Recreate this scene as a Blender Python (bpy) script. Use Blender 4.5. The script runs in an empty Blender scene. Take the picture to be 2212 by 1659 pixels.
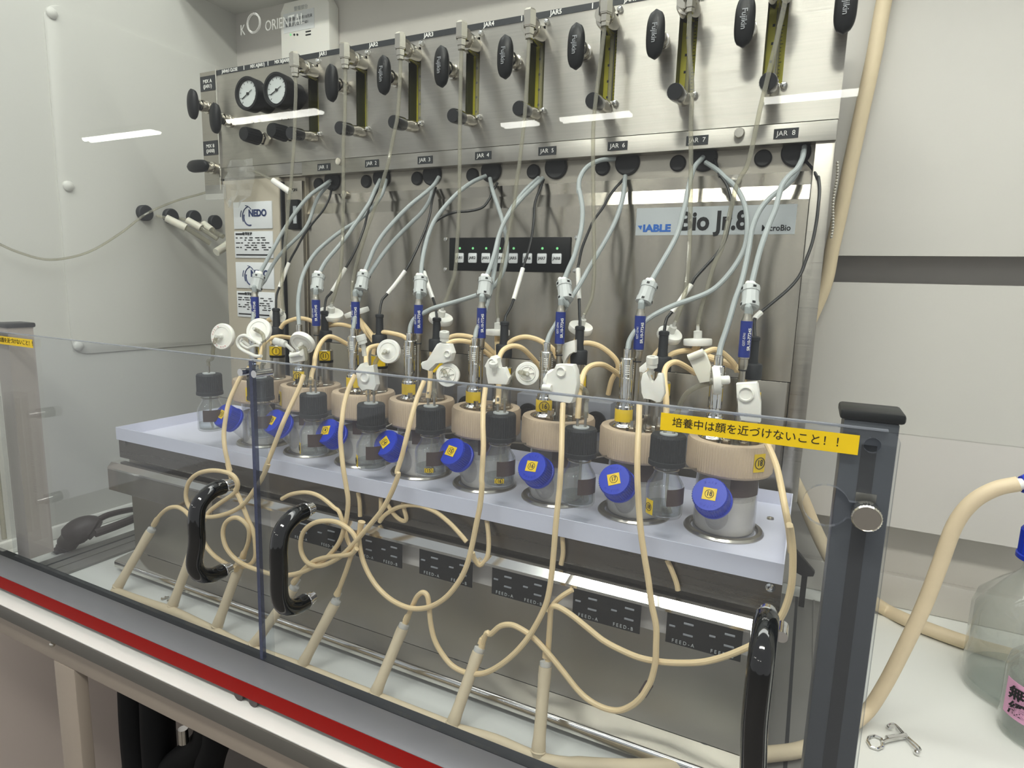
import bpy, bmesh, math, random
from mathutils import Vector, Matrix, Euler
random.seed(7)
SC = bpy.context.scene
COL = SC.collection
# ------------------------------------------------------------------ camera, world, exposure
W, H, FPX = 2212, 1659, 1325.52
CAM_LOC = Vector((0.76038, -0.80925, 0.48903))
CAM_ROT = Euler((1.411752, -0.029993, 0.457866), 'XYZ')
cam_d = bpy.data.cameras.new('camera'); cam = bpy.data.objects.new('camera', cam_d); COL.objects.link(cam)
cam.location = CAM_LOC; cam.rotation_euler = CAM_ROT
cam_d.sensor_fit = 'HORIZONTAL'; cam_d.sensor_width = 36.0; cam_d.lens = FPX / W * 36.0
cam_d.clip_start = 0.02; cam_d.clip_end = 60
SC.camera = cam
world = bpy.data.worlds.new('room_light'); SC.world = world; world.use_nodes = True
_bg = world.node_tree.nodes['Background']
_bg.inputs[0].default_value = (0.985, 0.99, 1.0, 1); _bg.inputs[1].default_value = 0.60
SC.view_settings.view_transform = 'Standard'
try: SC.view_settings.look = 'None'
except Exception: pass
SC.view_settings.exposure = 0.0; SC.view_settings.gamma = 1.0
SC.view_settings.use_curve_mapping = False
SC.cycles.transparent_max_bounces = 32
SC.cycles.max_bounces = 10
LAMP_NEAR, LAMP_FAR, LAMP_HOOD = 42.0, 26.0, 7.5
_MC = CAM_ROT.to_matrix()
def P(x, y, X=None, Y=None, Z=None):
    """a point of the photograph (pixels) carried out to the plane X=, Y= or Z="""
    d = _MC @ Vector(((x - W/2)/FPX, -(y - H/2)/FPX, -1.0)); o = CAM_LOC
    t = (X-o.x)/d.x if X is not None else (Y-o.y)/d.y if Y is not None else (Z-o.z)/d.z
    return o + d*t
# ------------------------------------------------------------------ materials
def lin(h):
    if not isinstance(h, str): return tuple(h)+(1,)
    v = [int(h[i:i+2], 16)/255 for i in (0, 2, 4)]
    return tuple(c/12.92 if c <= .04045 else ((c+.055)/1.055)**2.4 for c in v)+(1,)
MATS = {}
def nd(nt, t, **k):
    n = nt.nodes.new(t)
    for a, b in k.items(): setattr(n, a, b)
    return n
def mat(name, col, rough=.5, metal=0., var=.06, scale=40., bump=0., stretch=(1,1,1), aniso=0., tang=None, rvar=0., spec=None, emit=None, coat=0., sss=0.):
    m = bpy.data.materials.new(name); m.use_nodes = True; nt = m.node_tree
    b = nt.nodes['Principled BSDF']; c = lin(col)
    tc = nd(nt, 'ShaderNodeTexCoord'); mp = nd(nt, 'ShaderNodeMapping'); no = nd(nt, 'ShaderNodeTexNoise')
    mp.inputs['Scale'].default_value = [scale*s for s in stretch]
    no.inputs['Scale'].default_value = 1.0; no.inputs['Detail'].default_value = 4
    nt.links.new(tc.outputs['Object'], mp.inputs[0]); nt.links.new(mp.outputs[0], no.inputs['Vector'])
    if var:
        mx = nd(nt, 'ShaderNodeMix', data_type='RGBA')
        mx.inputs[6].default_value = tuple(max(0, q*(1-var)) for q in c[:3])+(1,)
        mx.inputs[7].default_value = tuple(min(1, q*(1+var)) for q in c[:3])+(1,)
        nt.links.new(no.outputs['Fac'], mx.inputs[0]); nt.links.new(mx.outputs[2], b.inputs['Base Color'])
    else: b.inputs['Base Color'].default_value = c
    b.inputs['Roughness'].default_value = rough; b.inputs['Metallic'].default_value = metal
    if rvar:
        mr = nd(nt, 'ShaderNodeMapRange'); mr.inputs[1].default_value = .3; mr.inputs[2].default_value = .7
        mr.inputs[3].default_value = max(.02, rough-rvar); mr.inputs[4].default_value = rough+rvar
        nt.links.new(no.outputs['Fac'], mr.inputs[0]); nt.links.new(mr.outputs[0], b.inputs['Roughness'])
    if bump:
        bp = nd(nt, 'ShaderNodeBump'); bp.inputs['Strength'].default_value = bump; bp.inputs['Distance'].default_value = .001
        nt.links.new(no.outputs['Fac'], bp.inputs['Height']); nt.links.new(bp.outputs[0], b.inputs['Normal'])
    if aniso:
        b.inputs['Anisotropic'].default_value = aniso
        cv = nd(nt, 'ShaderNodeCombineXYZ')
        for i in range(3): cv.inputs[i].default_value = tang[i]
        nt.links.new(cv.outputs[0], b.inputs['Tangent'])
    if spec is not None: b.inputs['Specular IOR Level'].default_value = spec
    if coat: b.inputs['Coat Weight'].default_value = coat
    if sss:
        b.inputs['Subsurface Weight'].default_value = sss; b.inputs['Subsurface Radius'].default_value = (.004,.003,.002)
    if emit:
        b.inputs['Emission Color'].default_value = lin(emit[0]); b.inputs['Emission Strength'].default_value = emit[1]
    MATS[name] = m; return m
def clear(name, tint, rough=.02, edge=.35, haze=0., hazecol='ffffff', ior=1.45):
    """see-through plastic or glass: passes light, reflects by angle, a little body colour"""
    m = bpy.data.materials.new(name); m.use_nodes = True; nt = m.node_tree
    nt.nodes.remove(nt.nodes['Principled BSDF']); out = nt.nodes['Material Output']
    tr = nd(nt, 'ShaderNodeBsdfTransparent'); gl = nd(nt, 'ShaderNodeBsdfGlossy'); fr = nd(nt, 'ShaderNodeMath', operation='MULTIPLY_ADD')
    lw = nd(nt, 'ShaderNodeLayerWeight'); lw.inputs[0].default_value = .35
    cm = nd(nt, 'ShaderNodeMix', data_type='RGBA'); t = lin(tint)
    cm.inputs[6].default_value = t; cm.inputs[7].default_value = tuple(q*(1-edge) for q in t[:3])+(1,)
    nt.links.new(lw.outputs['Facing'], cm.inputs[0]); nt.links.new(cm.outputs[2], tr.inputs[0])
    gl.inputs['Roughness'].default_value = rough; gl.inputs[0].default_value = (1,1,1,1)
    l2 = nd(nt, 'ShaderNodeLayerWeight'); l2.inputs[0].default_value = .5
    pw = nd(nt, 'ShaderNodeMath', operation='POWER'); pw.inputs[1].default_value = 5
    nt.links.new(l2.outputs['Facing'], pw.inputs[0]); nt.links.new(pw.outputs[0], fr.inputs[0])
    fr.inputs[1].default_value = .9; fr.inputs[2].default_value = ((ior-1)/(ior+1))**2
    mx = nd(nt, 'ShaderNodeMixShader'); nt.links.new(fr.outputs[0], mx.inputs[0])
    nt.links.new(tr.outputs[0], mx.inputs[1]); nt.links.new(gl.outputs[0], mx.inputs[2]); last = mx
    if haze:
        df = nd(nt, 'ShaderNodeBsdfDiffuse'); df.inputs[0].default_value = lin(hazecol)
        no = nd(nt, 'ShaderNodeTexNoise'); no.inputs['Scale'].default_value = 60
        mr = nd(nt, 'ShaderNodeMapRange'); mr.inputs[3].default_value = haze*.8; mr.inputs[4].default_value = haze*1.2
        nt.links.new(no.outputs['Fac'], mr.inputs[0])
        m2 = nd(nt, 'ShaderNodeMixShader'); nt.links.new(mr.outputs[0], m2.inputs[0])
        nt.links.new(mx.outputs[0], m2.inputs[1]); nt.links.new(df.outputs[0], m2.inputs[2]); last = m2
    nt.links.new(last.outputs[0], out.inputs[0]); MATS[name] = m; return m
mat('wall_paint', 'c8c8c3', .55, var=.02, scale=6)
mat('wall_panel_paint', 'cacac5', .45, var=.02, scale=6)
mat('baffle_paint', 'c9c6c1', .5, var=.02, scale=6)
mat('baffle_steel', 'c9c5be', .5, .1, var=.05, scale=8)
mat('slot_dark', 'c4bfba', .6, var=.05)
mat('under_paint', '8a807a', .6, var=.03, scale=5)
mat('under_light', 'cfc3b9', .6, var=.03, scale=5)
mat('hose_black', '101112', .7, var=.1, spec=.2)
mat('post_beige', 'b3aaa3', .45, .2, var=.05)
mat('frame_paint', '978c7f', .5, var=.03, scale=8)
mat('brushed', 'bdbab3', .40, 1., var=.16, scale=1, stretch=(7,7,420), bump=.10, aniso=1., tang=(0,0,1), rvar=.05)
mat('brushed_fine', 'aaa69e', .32, 1., var=.08, scale=1, stretch=(5,5,700), bump=.06, aniso=.6, tang=(0,0,1), rvar=.05)
mat('mirror_steel', 'a8a399', .22, 1., var=.14, scale=1, stretch=(45,45,3), bump=.04, rvar=.05, aniso=.85, tang=(0,0,1))  # blurred vertical reflections painted into the colour as stretched tone streaks
mat('steel', 'b5b1a8', .28, 1., var=.06, scale=30)
mat('dull_steel', 'aaa59b', .40, 1., var=.12, scale=9, bump=.03, rvar=.08)
mat('dark_steel', '77726b', .30, 1., var=.14, scale=1, stretch=(4,4,160), bump=.04, rvar=.06)
mat('polished', 'dcdad5', .14, 1., var=.03)
mat('chrome', 'd9d9d7', .07, 1., var=.02)
mat('nickel', 'c9c5bb', .17, 1., var=.05)
mat('door_beige', 'b4ac9c', .5, .1, var=.03, scale=10)
mat('tray_white', 'd9dae8', .32, .0, var=.03, scale=14, coat=.15)
mat('black_plastic', '101214', .4, var=.1, spec=.3)
mat('black_gloss', '0d0f10', .08, var=.05, coat=.5)
mat('black_rubber', '23262a', .62, var=.1, scale=80, bump=.05)
mat('grommet_rubber', '2a2b2d', .6, var=.1)
mat('ink', '101114', .6, var=0)
mat('white_ink', 'e4e4e0', .6, var=0)
mat('navy_ink', '1e2f5e', .6, var=0)
mat('logo_blue', '2a62b4', .6, var=0)
mat('red_ink', 'c0616b', .6, var=0)
mat('strip_black', '22262a', .5, var=.05)
mat('plate_white', 'dcdfe2', .4, var=.02)
mat('sticker_silver', 'b9bfc2', .4, .25, var=.03)
mat('yellow_tape', 'e8c40c', .45, var=.04)
mat('white_plastic', 'ecebe6', .35, var=.02, sss=.15)
mat('cream_plastic', 'e6e3d6', .45, var=.03, sss=.2)
mat('blue_cap', '1836b4', .38, var=.04, spec=.35)
mat('lid_beige', 'c0ab92', .5, var=.04, scale=50)
mat('silicone', 'e2c99c', .45, var=.05, scale=60, sss=.15)
mat('silicone_thick', 'd6c5a6', .55, var=.06, scale=60)
mat('gray_cable', '9ba2a3', .45, var=.04)
mat('gray_plastic', 'b9bdbd', .5, var=.04)
mat('box_gray', '8d8f97', .5, .2, var=.04)
mat('black_cable', '17191b', .4, var=.05)
mat('dark_tube', '40393a', .5, var=.05)
mat('probe_label', '1c2f7d', .4, var=.03)
mat('medium', 'efeae0', .35, .0, var=.12, scale=90, bump=.1)
mat('medium_foam', 'd6d1c7', .4, .0, var=.35, scale=420, bump=.5)
mat('brown_patch', '4a3d3c', .5, var=.08)
mat('meter_yellow', 'b7b125', .5, var=.05)
mat('meter_dark', '3b3d2c', .4, var=.1)
mat('sill_gray', '75767a', .42, .2, var=.04, scale=12)
mat('red_paint', '8a0f0a', .6, var=.04, spec=.12)
mat('bench_white', 'e2e3de', .4, var=.02, scale=8)
mat('bench_edge', '56544e', .5, var=.05)
mat('floor_gray', '8a8580', .6, var=.05)
mat('post_gray', '4d5157', .35, .4, var=.05)
mat('post_dark', '2c2f33', .4, .3, var=.05)
mat('side_gray', '84827e', .4, .3, var=.05)
mat('gray_paint', '8f9296', .5, var=.04)
mat('foil', 'd3d3d3', .15, 1., var=.05, bump=.3, scale=60)
mat('pink_label', 'd79fc0', .5, var=.03)
mat('led_green', '6bbf78', .4, var=0, emit=('8fe6a2', .45))
mat('ghost_white', 'f2f2ee', .6, var=0)
mat('lamp_white', 'ffffff', .5, var=0, emit=('fffdf4', LAMP_NEAR))
mat('lamp_far', 'ffffff', .5, var=0, emit=('fffdf4', LAMP_FAR))
mat('lamp_hood', 'ffffff', .5, var=0, emit=('fcfffa', LAMP_HOOD))
mat('lamp_body', 'd8d8d4', .5, var=.02)
clear('acrylic', 'f8fafb', .02, edge=.08, haze=.018, hazecol='e6e6e8', ior=1.38)
clear('acrylic_edge', '8d93a6', .1, edge=.3, haze=.35, hazecol='6f7590')
clear('acrylic_top', 'c4c8cf', .1, edge=.2, haze=.45, hazecol='a9adb8')
clear('sash_glass', 'fcfdfc', .01, edge=.02, ior=1.25)
clear('glass', 'fcfdfd', .02, edge=.16, haze=.02)
clear('jar_glass', 'f8f8f8', .03, edge=.12, haze=.09, hazecol='d6d4cf', ior=1.4)
clear('clear_tube', 'e8e6dc', .05, edge=.45, haze=.16, hazecol='d9d7cb')
clear('frosted', 'f0f0ee', .25, edge=.2, haze=.55, hazecol='f2f2ee')
clear('ghost', 'ffffff', .3, edge=0, haze=.22, hazecol='f4f4f0')
clear('film', 'f4f4f2', .06, edge=.1, haze=.14)
clear('water', 'f6f9f9', .02, edge=.15)
clear('flask_glass', 'fafbfa', .03, edge=.13, haze=.09, hazecol='dfe0dc')
# ------------------------------------------------------------------ mesh building
ORG = {}
TEXTS = []
class MB:
    def __init__(s): s.bm = bmesh.new(); s.slots = []; s.cur = 0
    def mat(s, name):
        if name not in s.slots: s.slots.append(name)
        s.cur = s.slots.index(name); return s
    def _f(s, vs):
        try:
            f = s.bm.faces.new(vs); f.material_index = s.cur; return f
        except ValueError: return None
    def box(s, x0, x1, y0, y1, z0, z1, bev=0., M=None, seg=2):
        v = [s.bm.verts.new((x, y, z)) for x in (x0, x1) for y in (y0, y1) for z in (z0, z1)]
        fs = [s._f([v[i] for i in q]) for q in ((0,1,3,2),(4,6,7,5),(0,4,5,1),(2,3,7,6),(0,2,6,4),(1,5,7,3))]
        if bev:
            es = list({e for f in fs for e in f.edges})
            r = bmesh.ops.bevel(s.bm, geom=es, offset=bev, segments=seg, affect='EDGES', profile=.5)
            for f in r['faces']: f.material_index = s.cur
            v = list({w for f in s.bm.faces for w in f.verts if f in r['faces']} | {w for w in v if w.is_valid})
        if M is not None:
            for w in v: w.co = M @ w.co
        return s
    def lathe(s, prof, M=None, n=24, cap0=True, cap1=True, flute=None, a0=0., a1=2*math.pi):
        """prof = [(radius, height)] about local Z; flute=(count, depth, i0, i1)"""
        full = abs(a1-a0-2*math.pi) < 1e-6; rings = []
        for i, (r, z) in enumerate(prof):
            ring = []
            for k in range(n + (0 if full else 1)):
                a = a0 + (a1-a0)*k/n; rr = r
                if flute and flute[1] <= i <= flute[2] and k % 2: rr = r - flute[0]
                p = Vector((rr*math.cos(a), rr*math.sin(a), z))
                ring.append(s.bm.verts.new(M @ p if M is not None else p))
            rings.append(ring)
        m = len(rings[0])
        for a, b in zip(rings, rings[1:]):
            for k in range(m if full else m-1): s._f((a[k], a[(k+1) % m], b[(k+1) % m], b[k]))
        if full and cap0 and prof[0][0] > 1e-6: s._f(list(reversed(rings[0])))
        if full and cap1 and prof[-1][0] > 1e-6: s._f(rings[-1])
        return s
    def cyl(s, p0, p1, r0, r1=None, n=16, cap=True):
        p0, p1 = Vector(p0), Vector(p1); r1 = r0 if r1 is None else r1
        return s.lathe([(r0, 0), (r1, (p1-p0).length)], frame(p0, p1-p0), n, cap, cap)
    def tube(s, pts, r, n=8, cap=True):
        pts = [Vector(p) for p in pts]; rings = []; nrm = None
        for i, p in enumerate(pts):
            t = (pts[min(i+1, len(pts)-1)] - pts[max(i-1, 0)]).normalized()
            if nrm is None:
                nrm = t.orthogonal().normalized()
            nrm = (nrm - t*nrm.dot(t)).normalized(); b = t.cross(nrm)
            rr = r[i] if isinstance(r, (list, tuple)) else r
            rings.append([s.bm.verts.new(p + (nrm*math.cos(a)+b*math.sin(a))*rr) for a in [2*math.pi*k/n for k in range(n)]])
        for a, b in zip(rings, rings[1:]):
            for k in range(n): s._f((a[k], a[(k+1) % n], b[(k+1) % n], b[k]))
        if cap: s._f(list(reversed(rings[0]))); s._f(rings[-1])
        return s
    def prism(s, poly, h, M=None, bev=0.):
        """poly in local XY extruded h along local Z"""
        M = M or Matrix.Identity(4)
        a = [s.bm.verts.new(M @ Vector((x, y, 0))) for x, y in poly]; b = [s.bm.verts.new(M @ Vector((x, y, h))) for x, y in poly]
        fs = [s._f(list(reversed(a))), s._f(b)]; m = len(poly)
        for k in range(m): fs.append(s._f((a[k], a[(k+1) % m], b[(k+1) % m], b[k])))
        if bev:
            es = [e for e in set(fs[0].edges) | set(fs[1].edges)]
            r = bmesh.ops.bevel(s.bm, geom=es, offset=bev, segments=2, affect='EDGES', profile=.5)
            for f in r['faces']: f.material_index = s.cur
        return s
    def loft(s, secs, cap=True):
        rings = [[s.bm.verts.new(Vector(p)) for p in q] for q in secs]; m = len(rings[0])
        for a, b in zip(rings, rings[1:]):
            for k in range(m): s._f((a[k], a[(k+1) % m], b[(k+1) % m], b[k]))
        if cap: s._f(list(reversed(rings[0]))); s._f(rings[-1])
        return s
    def quad(s, *ps): s._f([s.bm.verts.new(Vector(p)) for p in ps]); return s
    def ball(s, c, r, n=12): 
        return s.lathe([(max(1e-7, r*math.sin(math.pi*i/8)), -r*math.cos(math.pi*i/8)) for i in range(9)], Matrix.Translation(Vector(c)), n, False, False)
    def torus(s, M, R, r, n=32, m=8, a0=0., a1=2*math.pi):
        full = abs(a1-a0-2*math.pi) < 1e-6; pts = []
        for k in range(n+1):
            a = a0+(a1-a0)*k/n; pts.append(M @ Vector((R*math.cos(a), R*math.sin(a), 0)))
        if not full: return s.tube(pts, r, m)
        rings = []
        for k in range(n):
            a = 2*math.pi*k/n
            rings.append([s.bm.verts.new(M @ Vector(((R+r*math.cos(b))*math.cos(a), (R+r*math.cos(b))*math.sin(a), r*math.sin(b)))) for b in [2*math.pi*j/m for j in range(m)]])
        for k in range(n):
            a, b = rings[k], rings[(k+1) % n]
            for j in range(m): s._f((a[j], b[j], b[(j+1) % m], a[(j+1) % m]))
        return s
    def build(s, name, m=None, parent=None, angle=35, loc=None):
        if m: s.slots = [m] + [q for q in s.slots if q != m] if not s.slots else s.slots
        bm = s.bm; bmesh.ops.recalc_face_normals(bm, faces=bm.faces)
        o0 = ORG[parent.name] if parent is not None else None
        if o0 is None:
            if loc is None:
                xs = [v.co for v in bm.verts]
                loc = Vector(((min(p.x for p in xs)+max(p.x for p in xs))/2, (min(p.y for p in xs)+max(p.y for p in xs))/2, min(p.z for p in xs)))
            o0 = Vector(loc)
        bmesh.ops.translate(bm, verts=bm.verts, vec=-o0)
        me = bpy.data.meshes.new(name); bm.to_mesh(me); bm.free()
        for q in s.slots or ([m] if m else []): me.materials.append(MATS[q])
        if len(me.polygons):
            me.shade_smooth(); me.set_sharp_from_angle(angle=math.radians(angle))
        ob = bpy.data.objects.new(name, me); COL.objects.link(ob)
        if parent is not None: ob.parent = parent
        else: ob.location = o0
        ORG[ob.name] = o0
        return ob
def frame(o, z, up=(0, 0, 1)):
    z = Vector(z).normalized(); up = Vector(up)
    if abs(z.dot(up)) > .98: up = Vector((0, 1, 0)) if abs(z.z) > .9 else Vector((0, 0, 1))
    x = up.cross(z).normalized(); y = z.cross(x)
    return Matrix.Translation(Vector(o)) @ Matrix(((x.x, y.x, z.x, 0), (x.y, y.y, z.y, 0), (x.z, y.z, z.z, 0), (0, 0, 0, 1)))
def tag(o, label, cat, group=None, kind=None):
    o['label'] = label; o['category'] = cat
    if group: o['group'] = group
    if kind: o['kind'] = kind
    return o
def thing(name, loc, label, cat, group=None):
    o = bpy.data.objects.new(name, None); o.empty_display_size = .02; COL.objects.link(o); o.location = loc
    ORG[o.name] = Vector(loc); return tag(o, label, cat, group)
def struct(o): o['kind'] = 'structure'; return o
def text(body, size, M, parent, m='ink', name='lettering', align='CENTER', bold=0., sx=1., top=False):
    TEXTS.append((body, size, M, parent, m, name, align, bold, sx))
FRONT = Matrix.Rotation(math.pi/2, 4, 'X')           # lettering on a face turned to -Y
def front(x, y, z): return Matrix.Translation((x, y, z)) @ FRONT
def flush_texts():
    obs = []
    for (body, size, M, parent, m, name, align, bold, sx) in TEXTS:
        cu = bpy.data.curves.new(name, 'FONT'); cu.body = body; cu.size = size; cu.align_x = align; cu.align_y = 'CENTER'
        cu.offset = bold; cu.extrude = .00012; cu.resolution_u = 3
        o = bpy.data.objects.new(name, cu); COL.objects.link(o); obs.append(o)
    dg = bpy.context.evaluated_depsgraph_get()
    res = [bpy.data.meshes.new_from_object(o.evaluated_get(dg)) for o in obs]
    for o, me, (body, size, M, parent, m, name, align, bold, sx) in zip(obs, res, TEXTS):
        cu = o.data; bpy.data.objects.remove(o); bpy.data.curves.remove(cu)
        o0 = ORG[parent.name]
        me.transform(Matrix.Translation(-o0) @ M @ Matrix.Diagonal((sx, 1, 1, 1)))
        me.materials.clear(); me.materials.append(MATS[m]); me.name = name
        t = bpy.data.objects.new(name, me); COL.objects.link(t); t.parent = parent
        ORG[t.name] = o0
def smooth(pts, n=5):
    pts = [Vector(p) for p in pts]; out = []
    q = [pts[0]*2-pts[1]] + pts + [pts[-1]*2-pts[-2]]
    for i in range(1, len(q)-2):
        a, b, c, d = q[i-1:i+3]
        for k in range(n):
            t = k/n
            out.append(.5*((2*b)+(c-a)*t+(2*a-5*b+4*c-d)*t*t+(3*b-a-3*c+d)*t**3))
    out.append(pts[-1]); return out
# crops of the photograph the outlines were read from: origin and magnification
CROP = {'p': (0,0,1), 'a': (400,0,3.95), 'b': (900,0,3.95), 'c': (1400,0,3.95), 'd': (400,380,3.95), 'e': (900,380,3.95), 'f': (1350,380,3.95),
        'g': (400,660,4.608), 'h': (760,680,4.608), 'i': (1100,700,4.608), 'j': (1320,740,3.456), 'k': (200,980,3.95), 'l': (600,1020,3.456), 'm': (1060,1100,2.967)}
def path(spec, y0, y1, n=5, ys=None):
    """spec: [('crop', [(x,y),...]), ...] followed from depth y0 to depth y1"""
    px = []
    for c, pts in spec:
        ox, oy, s = CROP[c]; px += [(ox+x/s, oy+y/s) for x, y in pts]
    L = [0.]
    for a, b in zip(px, px[1:]): L.append(L[-1]+math.hypot(b[0]-a[0], b[1]-a[1]))
    out = []
    for (x, y), l in zip(px, L):
        t = l/L[-1]
        if ys:
            i = max(j for j in range(len(ys)) if ys[j][0] <= t+1e-9); i = min(i, len(ys)-2)
            u = (t-ys[i][0])/(ys[i+1][0]-ys[i][0]); yy = ys[i][1]+(ys[i+1][1]-ys[i][1])*u
        else: yy = y0+(y1-y0)*t
        out.append(P(x, y, Y=yy))
    return smooth(out, n)
ORD = ['first', 'second', 'third', 'fourth', 'fifth', 'sixth', 'seventh', 'eighth']
PLACE = ['leftmost', 'second from the left', 'third from the left', 'fourth from the left', 'fourth from the right', 'third from the right', 'second from the right', 'rightmost']
JX = [-.0084+.1*i for i in range(8)]; JY = -.125; ZT = .231
# ------------------------------------------------------------------ lamps of the room (their tubes show as streaks in the sash)
def lamp(x0, x1, y, z, m, label, w=.12):
    t = thing('fluorescent_lamp', ((x0+x1)/2, y, z), label, 'lamp', 'ceiling lamps of the room')
    MB().box(x0, x1, y-w/2-.02, y+w/2+.02, z+.004, z+.06, .006).build('housing', 'lamp_body', t)
    for dy in (-w*.27, w*.27):
        MB().cyl((x0+.02, y+dy, z), (x1-.02, y+dy, z), w*.2).build('tube', m, t)
    return t
lamp(-.12, 1.35, -1.42, 1.9, 'lamp_white', 'fluorescent ceiling lamp nearest the fume hood, above the right half', .2)
for k, (x0, x1) in enumerate([(-6.45, -5.28), (-4.25, -3.14)]):
    lamp(x0, x1, -4.06, 1.9, 'lamp_far', 'fluorescent ceiling lamp in the nearer far row, %s of its two' % ['left', 'right'][k])
for k, (x0, x1) in enumerate([(-1.92, -1.55), (-1.36, -.72), (.25, .9)]):
    lamp(x0, x1, -5.01, 1.9, 'lamp_far', 'fluorescent ceiling lamp in the farthest row, %s of its three' % ['left', 'middle', 'right'][k])
t = thing('hood_lamp', (.62, -.17, 1.47), 'long fluorescent lamp under the front top of the fume hood', 'lamp')
MB().box(-.30, 1.60, -.30, -.06, 1.462, 1.49, .004).build('housing', 'lamp_body', t)
MB().box(-.28, 1.58, -.285, -.075, 1.458, 1.4615).build('diffuser', 'lamp_hood', t)
# ------------------------------------------------------------------ the fume hood: walls, ceiling, bench, sill
XL, YB, YR = -.47, .2446, .30
struct(MB().box(XL-.03, XL, -.42, .33, -.02, 1.6).build('wall_left', 'wall_paint'))
zs0, zs1 = P(1792, 552, Y=YB).z, P(1778.6, 608.5, Y=YB).z
zb = P(2050, 1159, Y=YB).z
b = MB().box(XL, 1.75, YB, YB+.006, zs0, 1.45).build('wall_back', 'baffle_paint'); struct(b)
struct(MB().box(XL, 1.75, YB, YB+.006, zb, zs1).build('wall_back_lower', 'baffle_paint'))
zst = P(2050, 1264, Y=YR-.012).z
m = MB(); m.mat('slot_dark').box(XL, 1.75, YR, YR+.02, -.02, 1.45)
m.mat('baffle_steel').box(XL, 1.75, YR-.004, YR, 0., zb+.06)
m.box(XL, 1.75, YR-.016, YR-.0005, 0.0, zst, .003)
struct(m.build('wall_back_rear', 'slot_dark'))
struct(MB().box(1.75, 1.78, -.42, .33, -.02, 1.6).build('wall_right', 'wall_paint'))
m = MB(); zc = 1.0695
m.box(XL, 1.75, -.34, -.05, 1.50, 1.52); m.box(XL, 1.75, .09, .30, zc, zc+.02); m.prism([(.0905, zc), (.0905, zc+.02), (-.05, 1.52), (-.05, 1.50)], 2.22, Matrix.Translation((XL, 0, 0)) @ Matrix(((0,0,1,0),(1,0,0,0),(0,1,0,0),(0,0,0,1))))
struct(m.build('ceiling', 'wall_paint'))
struct(MB().box(-3, 4, -6, .9, -.83, -.80).build('floor', 'floor_gray'))
# access panel on the left wall
t = thing('access_panel', (XL, .03, .34), 'white access panel with rounded corners screwed to the left wall of the hood', 'panel')
y0, y1, z0, z1, r = -.152, .238, .338, .945, .028
poly = []
for cy, cz, a in ((y1-r, z1-r, 0), (y0+r, z1-r, 90), (y0+r, z0+r, 180), (y1-r, z0+r, 270)):
    for k in range(7): poly.append((cy+r*math.cos(math.radians(a+15*k)), cz+r*math.sin(math.radians(a+15*k))))
YZ = Matrix(((0,0,1,0),(1,0,0,0),(0,1,0,0),(0,0,0,1)))
MB().prism(poly, .0025, Matrix.Translation((XL, 0, 0)) @ YZ, .0008).build('plate', 'wall_panel_paint', t)
for px_, py_ in ((112, 28), (148, 402), (170, 747)):
    c = P(px_, py_, X=XL+.004)
    MB().lathe([(.0095, 0), (.009, .003), (.006, .0058), (.0001, .0068)], frame((XL+.0025, c.y, c.z), (1,0,0)), 20).build('bolt_cap', 'wall_panel_paint', t)
# ports with black rubber plugs in the left wall
for k, (px_, py_) in enumerate(((316, 460), (372, 467), (422, 470), (468, 480))):
    c = P(px_, py_, X=XL+.012)
    o = MB().lathe([(.0155, 0), (.0155, .009), (.0135, .011), (.0001, .011)], frame((XL+.0026, c.y, c.z), (1,0,0)), 28).build('rubber_plug', 'black_rubber')
    tag(o, 'round black rubber plug in the left wall, ' + ['frontmost of the four', 'second from the front', 'third from the front', 'rearmost, beside the machine'][k], 'plug', 'rubber plugs in the left wall')
# clear drain legs with white couplings joining a white cross tube
t = thing('drain_tubes', P(470, 540, X=-.40), 'white and clear plastic tubes running from the wall plugs to a white cross pipe', 'tubes')
for (a, b_, c_, x0_, x1_) in (((359, 471), (402, 492), (455, 526), -.452, -.40), ((405, 476), (435, 493), (470, 516), -.452, -.40), ((440, 484), (458, 498), (482, 511), -.452, -.40)):
    p0, p1, p2 = P(*a, X=x0_), P(*b_, X=(x0_+x1_)/2), P(*c_, X=x1_)
    MB().cyl(p0, p1, .0075, .0078).build('coupling', 'cream_plastic', t)
    MB().cyl(p1, p2, .0052).build('clear_leg', 'clear_tube', t)
    MB().cyl(P(a[0]-22, a[1]-6, X=x0_-.012), p0, .0028, .0034).build('stub', 'clear_tube', t)
MB().tube([P(467, 545, X=-.395), P(480, 537, X=-.395), P(500, 522, X=-.395)], .0085, 14).build('cross_pipe', 'cream_plastic', t)
o = MB().tube(smooth([P(x, y, X=q) for x, y, q in ((-20, 518, -.45), (40, 545, -.448), (110, 561, -.446), (190, 545, -.446), (260, 504, -.444), (316, 462, -.444), (380, 434, -.42), (440, 417, -.37), (500, 395, -.31))]), .0022, 8).build('clear_hose', 'clear_tube')
tag(o, 'thin clear tube sagging along the left wall', 'tube')
# gas detector on the back baffle
c0 = P(604, 10, Y=YB-.03); c1 = P(712, 115, Y=YB-.03)
x0, x1, z0, z1 = c0.x, c1.x, c1.z-.03, P(690, -12, Y=YB-.03).z
t = thing('gas_alarm', ((x0+x1)/2, YB-.015, z0), 'white wall-mounted gas alarm box with three lamps and vent slots', 'alarm')
MB().prism([(x0, z0), (x1, z0), (x1, z1-.018), (x1-.012, z1), (x0+.012, z1), (x0, z1-.018)], .03, front(0, YB, 0), .004).build('housing', 'white_plastic', t)
yf = YB-.0302
def fpt(x, y): return P(x, y, Y=yf)
q0, q1 = fpt(612, 36), fpt(679, 55)
lb = MB().box(q0.x, q1.x, yf-.0006, yf, q1.z-.004, q0.z+.004).build('label_plate', 'plate_white', t)
text('使用期限 2025年10月末', .0075, front((q0.x+q1.x)/2, yf-.0008, (q0.z+q1.z)/2+.005), lb, bold=0)
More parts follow.
